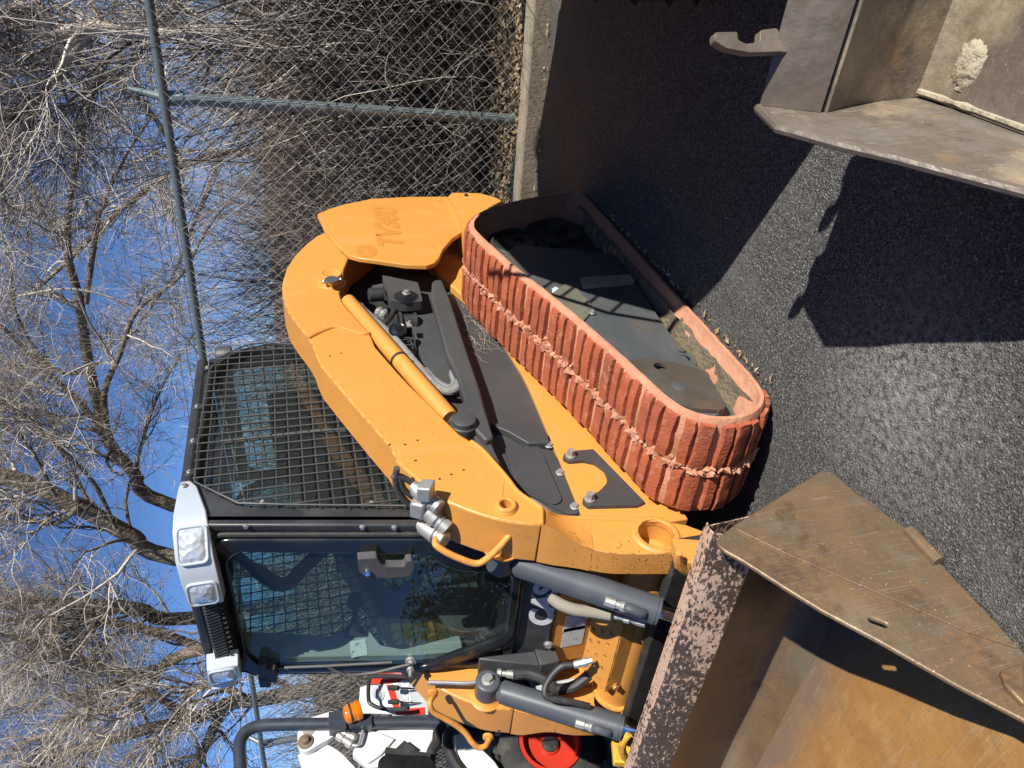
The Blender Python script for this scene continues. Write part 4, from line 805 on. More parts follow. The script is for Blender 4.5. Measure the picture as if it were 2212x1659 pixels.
# lamp pods
def pod(sg):
    st = [(.43,.442,1.955,1.985),(.47,.447,1.93,1.99),(.60,.447,1.892,1.995),(.665,.425,1.882,1.996),(.735,.36,1.872,1.992),(.77,.29,1.864,1.982),(.785,.185,1.862,1.972)]
    b = MB(); vs = []
    for x, y, z0, z1 in st:
        inn = np.array((x*.92-.0, y*.90))
        vs += [(x, sg*y, z0), (x, sg*y, z1), (inn[0], sg*inn[1], z1+.004), (inn[0], sg*inn[1], z0)]
    k = len(st); b.add(vs, [(i*4+j, i*4+(j+1)%4, i*4+4+(j+1)%4, i*4+4+j) for i in range(k-1) for j in range(4)]+[(0,1,2,3), tuple((k-1)*4+j for j in range(4))[::-1]])
    p = part(b, 'lamp_pod', 'silver', bevel=.004)
    for (x0,y0),(x1,y1),zc,hw,hh in (((.665,.425),(.735,.36),1.936,.058,.043),((.77,.29),(.785,.185),1.922,.042,.043)):
        c_ = np.array(((x0+x1)/2, sg*(y0+y1)/2, zc)); t = np.array((x1-x0, sg*(y1-y0), 0)); t /= np.linalg.norm(t); nn = np.array((abs(t[1]), sg*abs(t[0]), 0)); up = np.array((0,0,1))
        b = MB(); b.prism(rrect(-hw-.007,-hh-.007,hw+.007,hh+.007,.02), [rrect(-hw,-hh,hw,hh,.018)], O=c_, E1=t, E2=up, N=nn, d0=-.015, d1=.008); b.build('lamp_bezel', M['silver'], p, bevel=.002)
        b = MB(); L_ = rrect(-hw,-hh,hw,hh,.018, 6); ctr = c_+nn*.014; k = len(L_)
        vs = [c_+t*a+up*z+nn*.003 for a, z in L_]+[c_+t*a*.75+up*z*.75+nn*.011 for a, z in L_]+[ctr]
        b.add(vs, [(i,(i+1)%k,k+(i+1)%k,k+i) for i in range(k)]+[(k+i,k+(i+1)%k,2*k) for i in range(k)]); b.build('lamp_lens', M['lens'], p, smooth=60)
    bolt((.462, sg*.452, 1.972), (0,sg,0), .008, h=.006)
    return p
pod(1); pod(-1)
# front frame and door
FO = [(-.428,.80),(.428,.80),(.428,1.955),(-.428,1.955)]
FI = [(-.395,.84),(.395,.84),(.395,1.915),(-.395,1.915)]
b = MB(); b.frontplate(FO, -.05, 0, holes=[FI]); part(b, 'cab_front_frame', 'black', bevel=.008)
DO = [(.375,1.86),(.30,1.905),(-.33,1.905),(-.405,1.84),(-.41,1.12),(-.36,1.03),(-.22,.815),(.24,.815),(.375,.98)]
DI = [(.315,1.80),(.27,1.845),(-.28,1.845),(-.375,1.78),(-.385,1.16),(-.33,1.09),(-.185,.85),(.19,.85),(.205,1.04),(.235,1.11),(.295,1.15)]
b = MB(); b.frontplate(rounded(DO, .06, 5), -.005, .022, holes=[rounded(DI, .045, 5)]); door = part(b, 'door', 'black_gloss', bevel=.007)
b = MB(); ps = rounded([(a*1.03, 1.36+(z-1.36)*1.022) for a, z in DO], .06, 5); b.tube([(fx(z, .004), a, z) for a, z in ps], .010, 8, closed=True); b.build('door_seal', M['rubber'], door)
DG = [(a*1.03, 1.35+(z-1.35)*1.02) for a, z in DI]
b = MB(); b.frontplate(rounded(DG, .045, 5), .004, .009); b.build('door_glass', M['windshield'], door, smooth=0)
for p in ((680,315),(1523,322),(1755,325)): bolt(atp('A6', *p, FN, FP+np.array((.004,0,0))), (1,0,.19), .0075, h=.008)
# door handle
hb = lambda x, y, o: atp('A6', x, y, FN, FP+np.array((o,0,0)))
b = MB(); q0 = hb(1500,600,.04); q1 = hb(1640,610,.04)
pl_ = [(lambda q: (q[1], q[2]))(hb(x, y, .05)) for x, y in ((1490,550),(1630,540),(1660,590),(1700,605),(1830,605),(1845,565),(1890,560),(1898,620),(1870,670),(1800,682),(1560,685),(1500,640))]
b.frontplate(rounded(pl_, .008, 4), .022, .055); part(b, 'door_handle', 'plastic', door, bevel=.007)
b = MB(); q = hb(1562,652,.058); b.lathe(q-np.array((.004,0,0)), (1,0,.19), [(0,.013),(.010,.012),(.011,.001)], 20); b.build('lock', M['chrome'], door)
# hinge, wiper
b = MB()
for x, y in ((810,1340),(870,1370)): q = hb(x, y, .03); b.obox(q, ((1,0,.19),(0,1,0),(-.19,0,1)), (.022,.045,.018))
part(b, 'door_hinge', 'black', bevel=.004)
b = MB(); q = hb(820,1430,.03); b.obox(q, ((1,0,.19),(0,1,0),(-.19,0,1)), (.018,.03,.022)); part(b, 'door_hinge', 'black', bevel=.004)
w5 = lambda x, y, o: atp('A5', x, y, FN, FP+np.array((o,0,0)))
b = MB(); b.tube([w5(590,930,.028), w5(900,918,.030), w5(1370,892,.028)], .006, 6); b.tube([w5(1500,905,.045), w5(1250,965,.045), w5(1050,990,.042), w5(960,955,.036), w5(900,920,.032)], .006, 6); part(b, 'wiper', 'plastic', door)
b = MB(); q = w5(1510,890,.02); b.lathe(q-np.array((.01,0,0)), (1,0,.19), [(0,.022),(.012,.022),(.013,.012),(.04,.011),(.042,.016),(.052,.015),(.053,.007),(.075,.007)], 16); part(b, 'wiper_spindle', 'steel', door)
# cab inside
b = MB(); b.box((-.49,-.37,.80), (.80,.37,.84)); part(b, 'cab_floor', 'seat')
b = MB(); b.prism([(-.375,.84),(.375,.84),(.375,1.95),(-.375,1.95)], [rrect(-.33,1.15,.33,1.86,.06)], O=(-.47,0,0), E1=(0,1,0), E2=(0,0,1), N=(1,0,0), d0=0, d1=.03); part(b, 'rear_window_frame', 'black')
g = MB()
for y in np.arange(-.33,.34,.0485): g.cyl((-.49,y,1.13),(-.49,y,1.88),.003,n=6)
for z in np.arange(1.14,1.88,.0485): g.cyl((-.495,-.34,z),(-.495,.34,z),.003,n=6)
part(g, 'rear_guard', 'greyblack')
b = MB(); b.sideplate(rounded([(.50,1.93),(.616,1.508),(.60,1.474),(.62,1.368),(.70,1.33),(.74,1.24),(.72,1.0),(.80,1.0),(.775,1.20),(.63,1.93)], .015), -.374, -.340); part(b, 'pillar_trim', 'trim', bevel=.008)
b = MB(); b.sideplate(rounded([(.655,1.385),(.735,1.385),(.735,1.45),(.655,1.45)], .004), -.339, -.338); part(b, 'trim_sticker', 'sticker')
b = MB(); b.sideplate(rounded([(-.40,.86),(.72,.86),(.70,1.02),(.50,1.10),(-.40,1.12)], .05), -.374, -.345); part(b, 'side_trim', 'plastic', bevel=.01)
b = MB(); b.lathe((.645,-.325,1.43), (-.135,.04,-.02), [(0,.040),(.03,.036),(.06,.015),(.11,.011),(.125,.028),(.15,.036),(.175,.030),(.185,.006)], 20); part(b, 'lever', 'seat')
b = MB(); b.tube(smoothpath([(.40,.02,1.87),(.50,.0,1.78),(.585,-.01,1.68),(.52,-.0,1.60),(.44,.02,1.50),(.38,.06,1.40)], 5), [.02]*5+[.028]*16+[.028]*5, 10); part(b, 'restraint_bar', 'seat')
b = MB(); b.sideplate(rounded([(-.36,1.0),(.02,1.0),(.02,1.12),(-.16,1.16),(-.22,1.62),(-.30,1.72),(-.38,1.70)], .04), -.22, .22); part(b, 'seat', 'seat', bevel=.03)
for sg in (1, -1):
    b = MB(); b.box((-.15, sg*.36-.06, .84), (.45, sg*.36+.06, 1.08)); part(b, 'side_console', 'seat', bevel=.02)
    b = MB(); b.lathe((.35, sg*.27, 1.05), (.12,0,1), [(0,.05),(.03,.045),(.07,.018),(.18,.016),(.19,.026),(.24,.024),(.26,.005)], 18); part(b, 'joystick', 'seat')
b = MB(); b.tube(smoothpath([(-.30,.26,1.60),(.0,.27,1.55),(.20,.26,1.42),(.22,.0,1.40),(.20,-.26,1.42),(.0,-.27,1.55),(-.30,-.26,1.60)], 5), .018, 10); part(b, 'lap_bar', 'seat')

# --- front coupler plate with hooks
b = MB(); b.box((1.16,-.60,.06), (1.20,.60,.42)); part(b, 'coupler_plate', 'darkhub', bevel=.006)
for sg in (1, -1):
    hp_ = [at('G5', x, y, 0, 1.285) for x, y in ((1768,785),(1728,830),(1708,900),(1733,968),(1800,1008),(1885,1002))] if sg < 0 else [at('A4', x, y, 0, 1.275) for x, y in ((1850,755),(1848,800),(1880,852),(1940,875),(1990,862))]
    n_ = (len(hp_)-1)*5+1; b = MB(); b.tube(smoothpath(hp_, 5), [.009+.007*math.sin(math.pi*(.15+.85*k_/n_)) for k_ in range(n_)], 10)
    part(b, 'hook', 'yellow' if sg < 0 else 'orange_worn')
    b = MB(); b.obox((1.235,sg*.60,.40), ((1,0,.3),(0,1,0),(-.3,0,1)), (.05,.02,.055)); part(b, 'hook_bracket', 'yellow' if sg < 0 else 'orange_worn', bevel=.006)

# ------------------------------------------------------------------ the loader's bucket (lies on the asphalt)
BK = thing('loader_bucket', (1.75,0,0), 'wide rusty steel bucket with flaked pinkish paint, lying in front of the orange loader', 'bucket')
SP = xz('A7', [(162,500),(175,470),(240,418),(680,142),(720,133),(770,150),(905,272),(1150,425)], .965)
SP = [(p[0], max(p[1], .004)) for p in SP]+[(1.66,.002),(2.30,.002),(2.36,.012)]+xz('A7', [(1735,1412),(1400,1240),(1000,1012),(700,852),(530,748),(300,600),(205,548),(172,520)], .965)
slot = at('A7', 988, 912, 1, .965)
sd = np.array((.62,-.78)); sd /= np.linalg.norm(sd)
def slotpoly(c_, d, L_, r): 
    n_ = np.array((-d[1], d[0])); a0 = math.atan2(d[1], d[0]); out = []
    for s_, st in ((1,-90),(-1,90)):
        for i in range(7): t = a0+R_(st+180*i/6); out.append((c_[0]+s_*d[0]*L_+r*math.cos(t), c_[2]+s_*d[1]*L_+r*math.sin(t)))
    return out
for sg in (1, -1):
    b = MB(); b.sideplate(SP, sg*.952, sg*.965, holes=[slotpoly(slot, sd, .014, .008)]); sp = part(b, 'side_plate', 'rust', BK, bevel=.004)
    # pressed outer half of the side plate, below the crease
    lowp = xz('A7', [(250,430),(680,150),(720,142),(765,158),(900,280),(1140,432)], .97); lowp = [(p[0], max(p[1], .008)) for p in lowp]+[(1.66,.008),(1.93,.01)]+xz('A7', [(1450,962),(1130,822),(800,682),(520,562)], .97)
    b = MB(); b.sideplate(rounded(lowp, .01, 2), sg*.962, sg*.9705); b.build('wear_plate', M['rust'], sp, bevel=.006)
    lg = [at('A7', x, y, 1, .985) for x, y in ((1175,425),(1235,480),(1290,540),(1335,590))]
    b = MB(); b.tube([np.array((p[0], sg*.978, max(p[2], .016))) for p in lg], [.016,.018,.017,.019], 10); b.build('weld_on_lug', M['rust'], sp)
    gp = xz('A7', [(1610,1165),(1735,1120),(1735,1340),(1640,1240)], .975); b = MB(); b.sideplate(gp, sg*.966, sg*.98); b.build('gusset', M['rust'], sp, bevel=.004)
PB = [(1.452,.531),(1.465,.520),(1.478,.498),(1.495,.455),(1.505,.425)]
PT = [(1.412,.530),(1.430,.536),(1.452,.531)]
PW = smoothpath([np.array(p) for p in [(1.500,.424),(1.455,.36),(1.405,.26),(1.375,.16),(1.385,.08),(1.425,.035),(1.50,.016)]], 4)
def shell(mb, prof, y0, y1, th, ny=24, amp=0.):
    P = [np.array(p) for p in prof]; n = len(P); T_ = [P[min(i+1,n-1)]-P[max(i-1,0)] for i in range(n)]; vs = []
    for j in range(ny+1):
        y = y0+(y1-y0)*j/ny
        for i in range(n):
            t = T_[i]/np.linalg.norm(T_[i]); nn = np.array((-t[1], t[0])); w = amp*nz(y*3, i*.7)
            vs.append((P[i][0]+nn[0]*w, y, P[i][1]+nn[1]*w)); vs.append((P[i][0]-nn[0]*th, y, P[i][1]-nn[1]*th))
    k = 2*n; fs = []
    for j in range(ny):
        for i in range(n-1):
            a = j*k+2*i; fs.append((a, a+2, a+k+2, a+k)); fs.append((a+1, a+k+1, a+k+3, a+3))
        for i in (0, n-1): a = j*k+2*i; fs.append((a, a+k, a+k+1, a+1))
    for j in (0, ny):
        for i in range(n-1): a = j*k+2*i; fs.append((a, a+1, a+3, a+2))
    mb.add(vs, fs)
b = MB(); shell(b, PB[::-1], -.951, .951, -.012, 40, .004); part(b, 'top_beam', 'flaked', BK, bevel=0, smooth=50)
b = MB(); shell(b, PT[::-1], -.951, .951, -.004, 40, .004); part(b, 'beam_ridge', 'flaked2', BK, smooth=50)
b = MB(); shell(b, [(1.412,.530),(1.408,.515),(1.406,.48),(1.400,.40),(1.395,.34)], -.951, .93, .004, 40, .002); part(b, 'beam_back', 'flaked2', BK, smooth=50)
b = MB(); shell(b, PW, -.951, .951, .010, 30, .002); part(b, 'back_wall', 'rust', BK, smooth=60)
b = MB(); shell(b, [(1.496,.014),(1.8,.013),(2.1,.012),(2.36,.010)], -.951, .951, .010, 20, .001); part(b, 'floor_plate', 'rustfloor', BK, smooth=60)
b = MB(); b.box((2.30,-.99,.012), (2.44,.99,.030)); part(b, 'cutting_edge', 'darksteel', BK, bevel=.006)
b = MB(); b.box((1.345,-.79,.05), (1.372,.75,.30)); part(b, 'rear_plate', 'darksteel', BK, bevel=.01)
for x, y in ((250,340),): pass
b = MB(); e = at('D', 1440, 1545, 0, 1.40); b.obox((1.365,-.60,.45), ((1,0,.5),(0,1,0),(-.5,0,1)), (.05,.05,.05)); part(b, 'coupler_ear', 'flaked', BK, bevel=.01)
b = MB(); b.obox((1.365,.74,.475), ((1,0,.75),(0,1,0),(-.75,0,1)), (.06,.055,.012)); part(b, 'coupler_ear', 'flaked', BK, bevel=.004)

# ------------------------------------------------------------------ second bucket at the right
B2 = thing('spare_bucket', (1.5,2.6,0), 'narrower dark steel bucket caked with dry cement, with upright hooks on its back edge', 'bucket')
Y2 = 1.955
s2 = [(1.035,.012),(1.045,.15),(1.070,.30),(1.020,.425),(1.032,.447),(1.18,.486),(1.312,.423),(1.406,.366),(1.613,.261),(1.80,.15),(1.90,.05),(1.92,.012)]
yb2 = lambda z: Y2-.075*z                              # the side leans outwards towards its top edge
b = MB(); b.sideplate(s2, Y2-.016, Y2); b.v = [(x, y-.075*z, z) for x, y, z in b.v]; o = part(b, 'side_plate', 'b2steel', B2, bevel=.003)
b = MB(); b.tube([(p[0], yb2(p[1])-.008, p[1]) for p in s2[4:]], .011, 8); b.build('edge_bar', M['darksteel'], o)
b = MB(); b.sideplate(s2, 3.384, 3.40); o = part(b, 'side_plate', 'b2steel', B2, bevel=.003)
def leaned(b): b.v = [(x, y-.075*z*(3.39-y)/(3.39-Y2), z) for x, y, z in b.v]; return b
b = MB(); shell(b, [(1.112,.338),(1.075,.385),(1.028,.442)], Y2+.001, 3.39, .012, 30, .004); part(leaned(b), 'back_lip', 'darksteel', B2, smooth=50)
b = MB(); shell(b, smoothpath([np.array(p) for p in [(1.055,.045),(1.058,.12),(1.075,.23),(1.114,.335)]], 3), Y2+.001, 3.39, .012, 30, .003); part(leaned(b), 'back_wall', 'b2steel', B2, smooth=50)
b = MB(); shell(b, smoothpath([np.array(p) for p in [(2.05,.012),(1.6,.016),(1.2,.020),(1.09,.026),(1.056,.044)]], 3), Y2+.001, 3.39, .010, 30, .002); part(b, 'floor_plate', 'b2steel', B2, smooth=50)
# caked cement in the corner
b = MB(); e = at('A8', 1440, 300, 2, .03); vs = []; nn_ = 16
for i in range(nn_):
    for j in range(nn_):
        a = (i/(nn_-1)-.5)*2; c_ = (j/(nn_-1)-.5)*2; r2_ = a*a+c_*c_
        vs.append((e[0]+a*.055, e[1]+c_*.075, .019+.03*max(0, .9-r2_)+.010*nz(a*3, c_*3, 2)-.012*(r2_ > 1)))
b.add(vs, [(i*nn_+j, i*nn_+nn_+j, i*nn_+nn_+j+1, i*nn_+j+1) for i in range(nn_-1) for j in range(nn_-1)]); part(b, 'caked_cement', 'cement', B2, smooth=60)
b = MB(); b.tube(smoothpath([(1.065,Y2+.012,.045),(1.2,Y2+.012,.03),(1.4,Y2+.012,.025),(1.7,Y2+.012,.02)], 5), [.007+.004*nz(k_*.9, 8) for k_ in range(16)], 6); part(b, 'caked_seam', 'cement', B2)
base = [(255,150),(360,148),(362,185),(400,205),(465,195),(468,140),(545,130),(560,165),(600,178),(590,245),(565,240),(420,245),(310,225),(255,190)]
HN = np.array((.82,.57,0)); HE = np.array((-.57,.82,0))
for k_, dy in enumerate((0, .30)):
    O = np.array((1.035, 2.07, 0)); HP = [(lambda q: (float((q-O).dot(HE)), q[2]))(atp('A8', x, y, HN, O)) for x, y in base]
    b = MB(); b.prism(rounded(HP, .005, 3), O=O+np.array((0,dy,0)), E1=HE, E2=(0,0,1), N=-HN, d0=0, d1=.022); part(b, 'hook', 'darksteel', B2, bevel=.006)

# ------------------------------------------------------------------ dark wheeled loader standing just outside the right edge (only a tyre shows)
NB = thing('wheeled_loader', (-.4,2.8,0), 'dark wheeled loader at the right edge with only its lugged tyre in view', 'loader')
def tyre(parent, c_, r, w, m_='tyre', nl=22, lug=.03):
    b = MB(); b.lathe((c_[0], c_[1]-w/2, c_[2]), (0,1,0), [(.03,r*.56),(.004,r*.58),(.0,r*.66),(.008,r*.82),(.03,r*.94),(.07,r-.008),(w-.07,r-.008),(w-.03,r*.94),(w-.008,r*.82),(w,r*.66),(w-.004,r*.58),(w-.03,r*.56)], 48, False); t = b.build('tyre', M[m_], parent, smooth=60)
    me = None
    for row in (-1, 1):
        for i in range(nl):
            a = 2*math.pi*(i+.25*(row+1))/nl; ca, sa = math.cos(a), math.sin(a); L_ = w*.55
            o3 = np.array((c_[0]+(r-.004)*ca, c_[1]+row*w*.24, c_[2]+(r-.004)*sa))
            if True:
                b = MB(); tdir = np.array((-sa, row*1.3, ca)); nd = np.array((ca, 0, sa)); b.obox(o3, (tdir, np.cross(nd, tdir), nd), (L_*.48, lug*.62, lug*.55)); b.build('lug', M[m_], t, bevel=.004)
    return t
tyre(NB, (-.14,2.16,.42), .41, .31)
tyre(NB, (-1.15,2.16,.42), .41, .31)
prof = [(-1.20,.55),(-1.15,.30),(.60,.20),(.90,.22),(.70,.74),(.56,.98),(.34,1.26),(.10,1.50),(-.35,1.60),(-1.05,1.60),(-1.20,1.30)]
b = MB(); b.sideplate(prof, 2.34, 3.7); part(b, 'body', 'black', NB, bevel=.03)
prof2 = [(-1.55,.95),(-1.55,.40),(.52,.30),(.84,.24),(.66,.76),(.52,.98),(.30,1.25),(.06,1.49),(-.40,1.55),(-1.05,1.50),(-1.32,1.22)]
b = MB(); b.sideplate(prof2, 2.17, 2.34); part(b, 'fender', 'black', NB, bevel=.02)
b = MB()
for k_ in range(5):
    b.cyl((.06+.07*k_, 2.25, 1.50-.085*k_), (.17+.07*k_, 2.25, 1.62-.085*k_), .008, n=6)
b.tube([(.02,2.25,1.72),(.17,2.25,1.62),(.46,2.25,1.30),(.60,2.25,1.02)], .012, 8)
part(b, 'guard_rail', 'black', NB)

# ------------------------------------------------------------------ white and red compact loader at the left
WL = thing('compact_loader', (0,-2.5,0), 'white and red compact loader with black roll bar and amber beacon', 'compact loader')
WY = -1.97
def wp(mb, name, m_, **k): return mb.build(name, M[m_], WL, **k)
def wpl(fr_, pts, y=WY): return xz(fr_, pts, y)
b = MB(); b.sideplate(wpl('H5', [(640,460),(1060,448),(1000,560),(985,600),(920,640),(700,665),(620,600)]), WY-.05, WY); wp(b, 'side_panel', 'white', bevel=.006)
b = MB(); b.sideplate(rounded(wpl('H5', [(345,480),(380,468),(430,468),(560,475),(520,510),(430,560),(400,582),(365,584),(345,560)], WY+.03), .02), WY-.02, WY+.03); arm = wp(b, 'arm_link', 'white', bevel=.006)
e = at('H5', 385, 535, 1, WY+.03); b = MB(); b.lathe(e, (0,1,0), [(0,.045),(.01,.043),(.012,.025),(.02,.024),(.035,.018),(.036,.001)], 20); b.build('pivot_bolt', M['rust'], arm)
e = at('H5', 400, 478, 1, WY+.03); b = MB(); b.lathe(e, (0,1,0), [(0,.035),(.006,.033),(.007,.001)], 20); b.build('bushing', M['steel'], arm)
b = MB(); b.sideplate(smoothpath([np.array(p) for p in wpl('H5', [(345,590),(410,560),(470,535),(540,565),(600,620),(640,690),(500,760),(420,730),(370,660),(345,590)])], 5)[:-1], WY-.10, WY-.02); wp(b, 'lift_arm', 'white', bevel=.008)
b = MB(); b.sideplate(wpl('H5', [(405,415),(520,380),(520,412),(470,420)], WY-.3), WY-.4, WY-.3); wp(b, 'cross_plate', 'white')
b = MB(); b.sideplate(wpl('H5', [(640,460),(760,490),(830,520),(760,600),(700,640),(625,590)], WY+.02), WY, WY+.02); wp(b, 'gusset', 'white', bevel=.004)
b = MB(); b.sideplate(wpl('H5', [(880,525),(940,570),(800,640),(760,640)], WY+.045), WY, WY+.045); wp(b, 'strut', 'black', bevel=.004)
# console with levers
CX = -.12
CN = np.array((.52,.50,.69)); CN /= np.linalg.norm(CN); C1 = np.array((-CN[1],CN[0],0)); C1 /= np.linalg.norm(C1); C2_ = np.cross(CN, C1); CO = at('H5', 820, 320, 0, CX)
def cpt(x, y, off=0.): return atp('H5', x, y, CN, CO+CN*off)
def cpanel(pts, d0, d1, name, m_, par, bev=0.):
    b = MB(); P = [cpt(*p)-CO for p in pts]; b.prism([(p.dot(C1), p.dot(C2_)) for p in P], O=CO, E1=C1, E2=C2_, N=CN, d0=d0, d1=d1); return b.build(name, M[m_], par, bevel=bev)
cons = cpanel(((655,262),(800,245),(880,232),(1000,230),(1000,400),(830,400),(640,395),(650,330)), -.25, 0, 'console', 'white', WL, .008)
cpanel(((690,246),(700,215),(870,204),(880,232),(800,244)), -.2, .004, 'top_band', 'red', cons, .003)
cpanel(((790,250),(825,247),(870,400),(838,400)), 0, .004, 'red_stripe', 'red', cons)
cpanel(((800,262),(880,232),(1000,235),(1000,398),(872,398)), 0, .003, 'decal_panel', 'silver', cons)
cpanel(((860,370),(985,360),(985,398),(868,398)), .003, .006, 'red_patch', 'red', cons)
t0 = cpt(915, 332, .008); text('550', .085, t0, cpt(905, 270, .008)-t0, cpt(870, 335, .008)-t0, 'white', WL, 'model_number', ext=.001, off=.003, shear=.2)
e = cpt(752, 288); b = MB(); b.lathe(e, CN, [(0,.05),(.01,.05),(.012,.035),(.03,.03),(.035,.02),(.036,.001)], 20); b.build('filler_cap', M['silver'], cons)
for y0_, y1_ in ((265,262),(335,330)):
    a = cpt(800, y0_, .12); c_ = cpt(850, y0_, .11); d_ = cpt(960, y1_+10, .01)
    b = MB(); b.tube([a, a+(c_-a)*.5, c_], [.012,.017,.015], 10); l_ = wp(b, 'lever_knob', 'seat'); b = MB(); b.tube([c_, d_], .006, 8); b.build('lever_rod', M['chrome'], l_)
b = MB(); b.tube(smoothpath([cpt(x, y, .12) for x, y in ((960,215),(860,208),(740,208),(705,222),(700,320),(720,350),(775,370),(850,372),(900,365))], 4), .013, 8); wp(b, 'hand_rail', 'black')
# roll bar and beacon
rp = [at('H5', x, y, 1, WY+.05) for x, y in ((1060,438),(900,436),(700,440),(500,445),(300,448),(180,452),(110,470),(70,505),(55,560),(60,665),(66,800))]
b = MB(); b.tube(smoothpath(rp, 5), .036, 14); wp(b, 'roll_bar', 'darkblue')
b = MB(); b.sideplate(rounded(wpl('H5', [(500,385),(575,375),(590,470),(500,475)], WY+.10), .008), WY+.02, WY+.10); b.sideplate(rounded(wpl('H5', [(600,405),(715,392),(718,450),(600,458)], WY+.10), .008), WY+.02, WY+.10); wp(b, 'beacon_bracket', 'darkblue', bevel=.005)
e = at('H5', 664, 372, 1, WY+.13); b = MB(); b.lathe((e[0],e[1],e[2]), (.15,-.05,1), [(0,.056),(.012,.060),(.03,.060),(.034,.056),(.08,.058),(.095,.052),(.105,.033),(.108,.001)], 28); be = wp(b, 'beacon', 'amber')
b = MB(); b.lathe((e[0],e[1],e[2]), (.15,-.05,1), [(.060,.057),(.060,.061),(.070,.061),(.070,.057)], 28); b.build('beacon_band', M['ink'], be)
# hydraulic fittings, work lamp, fender, wheel
for p, q in (((545,500),(625,555)),((560,485),(640,520))):
    a = at('H5', *p, 1, WY+.04); c_ = at('H5', *q, 1, WY+.04); L_ = np.linalg.norm(c_-a); b = MB(); b.lathe(a, c_-a, [(0,.02),(.005,.026),(L_*.35,.026),(L_*.4,.02),(L_*.6,.02),(L_*.62,.027),(L_*.9,.027),(L_,.016)], 12); wp(b, 'quick_coupler', 'steel')
b = MB(); b.tube(smoothpath([at('H5', *p, 1, WY+.05) for p in ((620,552),(650,550),(665,510),(672,480))], 5), .010, 8); wp(b, 'steel_line', 'steel')
b = MB(); b.sideplate(rounded(wpl('H5', [(750,625),(785,595),(1000,605),(1030,640),(1020,720),(900,745),(760,720),(745,665)], WY+.20), .05), WY+.02, WY+.20); wp(b, 'work_lamp', 'black_gloss', bevel=.03)
b = MB(); b.sideplate(rounded(wpl('H5', [(785,560),(1010,590),(1010,612),(780,590)], WY+.20), .01), WY+.02, WY+.20); wp(b, 'lamp_hood', 'rubber', bevel=.006)
W0 = at('G5', 1112, 835, 1, WY+.10); 
t = tyre(WL, (W0[0], WY-.04, .33), .335, .27, nl=20, lug=.02)
b = MB(); b.lathe((W0[0], WY-.03, .33), (0,1,0), [(0,.17),(.11,.19),(.125,.187),(.125,.168),(.06,.15),(.055,.06),(.075,.055),(.075,.001)], 36); rim = wp(b, 'wheel_rim', 'red')
for k_ in range(6):
    a = R_(60*k_+20); bolt((W0[0]+.105*math.cos(a), WY+.030, .33+.105*math.sin(a)), (0,1,0), .014, parent=WL, h=.02)
b = MB(); b.lathe((W0[0], WY+.03, .33), (0,1,0), [(0,.05),(.03,.048),(.034,.03),(.03,.028),(.03,.001)], 20); wp(b, 'hub_cap', 'darkhub')
gw = lambda pts, y: xz('G5', pts, y)
b = MB(); b.sideplate(gw([(390,775),(450,790),(540,850),(640,940),(700,1000),(760,1090),(640,1200),(480,1180),(430,1050),(400,900)], WY+.13), WY-.12, WY+.13); wp(b, 'fender', 'white', bevel=.006)
b = MB(); b.tube(smoothpath([np.array((p[0], WY+.14, p[1])) for p in gw([(420,740),(345,770),(330,860),(365,980),(440,1090),(520,1180)], WY+.14)], 5), .030, 10); wp(b, 'fender_edge', 'rubber')
b = MB(); b.tube(smoothpath([np.array((p[0], WY+.10, p[1])) for p in gw([(300,720),(250,770),(240,860),(200,930),(190,1060)], WY+.10)], 5), .030, 10); wp(b, 'hose_bundle', 'rubber')
b = MB(); b.sideplate(gw([(-150,740),(250,690),(230,800),(150,900),(40,900),(-60,870)], WY-.02), WY-.10, WY-.02); wp(b, 'side_panel', 'white', bevel=.006)
b = MB(); b.box((-1.1,-3.1,.30), (.30,WY-.06,.80)); wp(b, 'frame', 'black', bevel=.02)
b = MB(); b.box((-1.0,-3.0,.80), (-.35,WY-.08,1.15)); wp(b, 'engine_cover', 'white', bevel=.04)
tyre(WL, (-.75, WY-.04, .33), .335, .27, nl=20, lug=.02)

# ------------------------------------------------------------------ chain-link fence
FE = thing('chain_link_fence', (-1.95,0,.1), 'galvanised chain-link fence with top rail and barbed-wire arms behind the machines', 'fence')
FXX = lambda y: -1.95-.055*(y-1.0)
RZ = lambda y: 2.148-.026*(y-1.136)
LEAN = .052
fp = lambda y, z, dx=0.: np.array((FXX(y)+dx, y+LEAN*z, z))
for yb in (1.026+3.05, 1.026, 1.026-3.05, 1.026-6.1, 1.026-9.15, 1.026-12.2):
    zt = RZ(yb)
    b = MB(); b.tube([fp(yb,.05,-.035), fp(yb,zt-.02,-.035)], .034, 16); po = part(b, 'post', 'fence', FE)
    b = MB(); b.tube([fp(yb,zt-.10,-.035), fp(yb,zt-.02,-.035), fp(yb,zt,-.035)], [.042,.042,.03], 16); b.tube([fp(yb,zt-.01,-.035), fp(yb-.005,zt+.20,-.20)], [.028,.012], 10); b.build('barbed_wire_arm', M['fence'], po)
b = MB(); b.tube([fp(y, RZ(y), -.005) for y in np.linspace(-15, 5.2, 40)], .024, 12); part(b, 'top_rail', 'fence', FE)
for k_ in range(3):
    b = MB(); f = (k_+1)/3.2
    pts = [fp(y, RZ(y)+.20*f-.012*math.sin(math.pi*((y-1.026)%3.05)/3.05), -.035-.165*f) for y in np.linspace(-15, 5.2, 120)]
    b.tube(pts, .0022, 4); rr = random.Random(k_)
    for q in pts[::1]:
        d = np.array((rr.gauss(0,1), .3*rr.gauss(0,1), rr.gauss(0,1))); d *= .014/np.linalg.norm(d); b.tube([q-d, q+d], .0016, 3)
    part(b, 'barbed_wire', 'fence', FE)
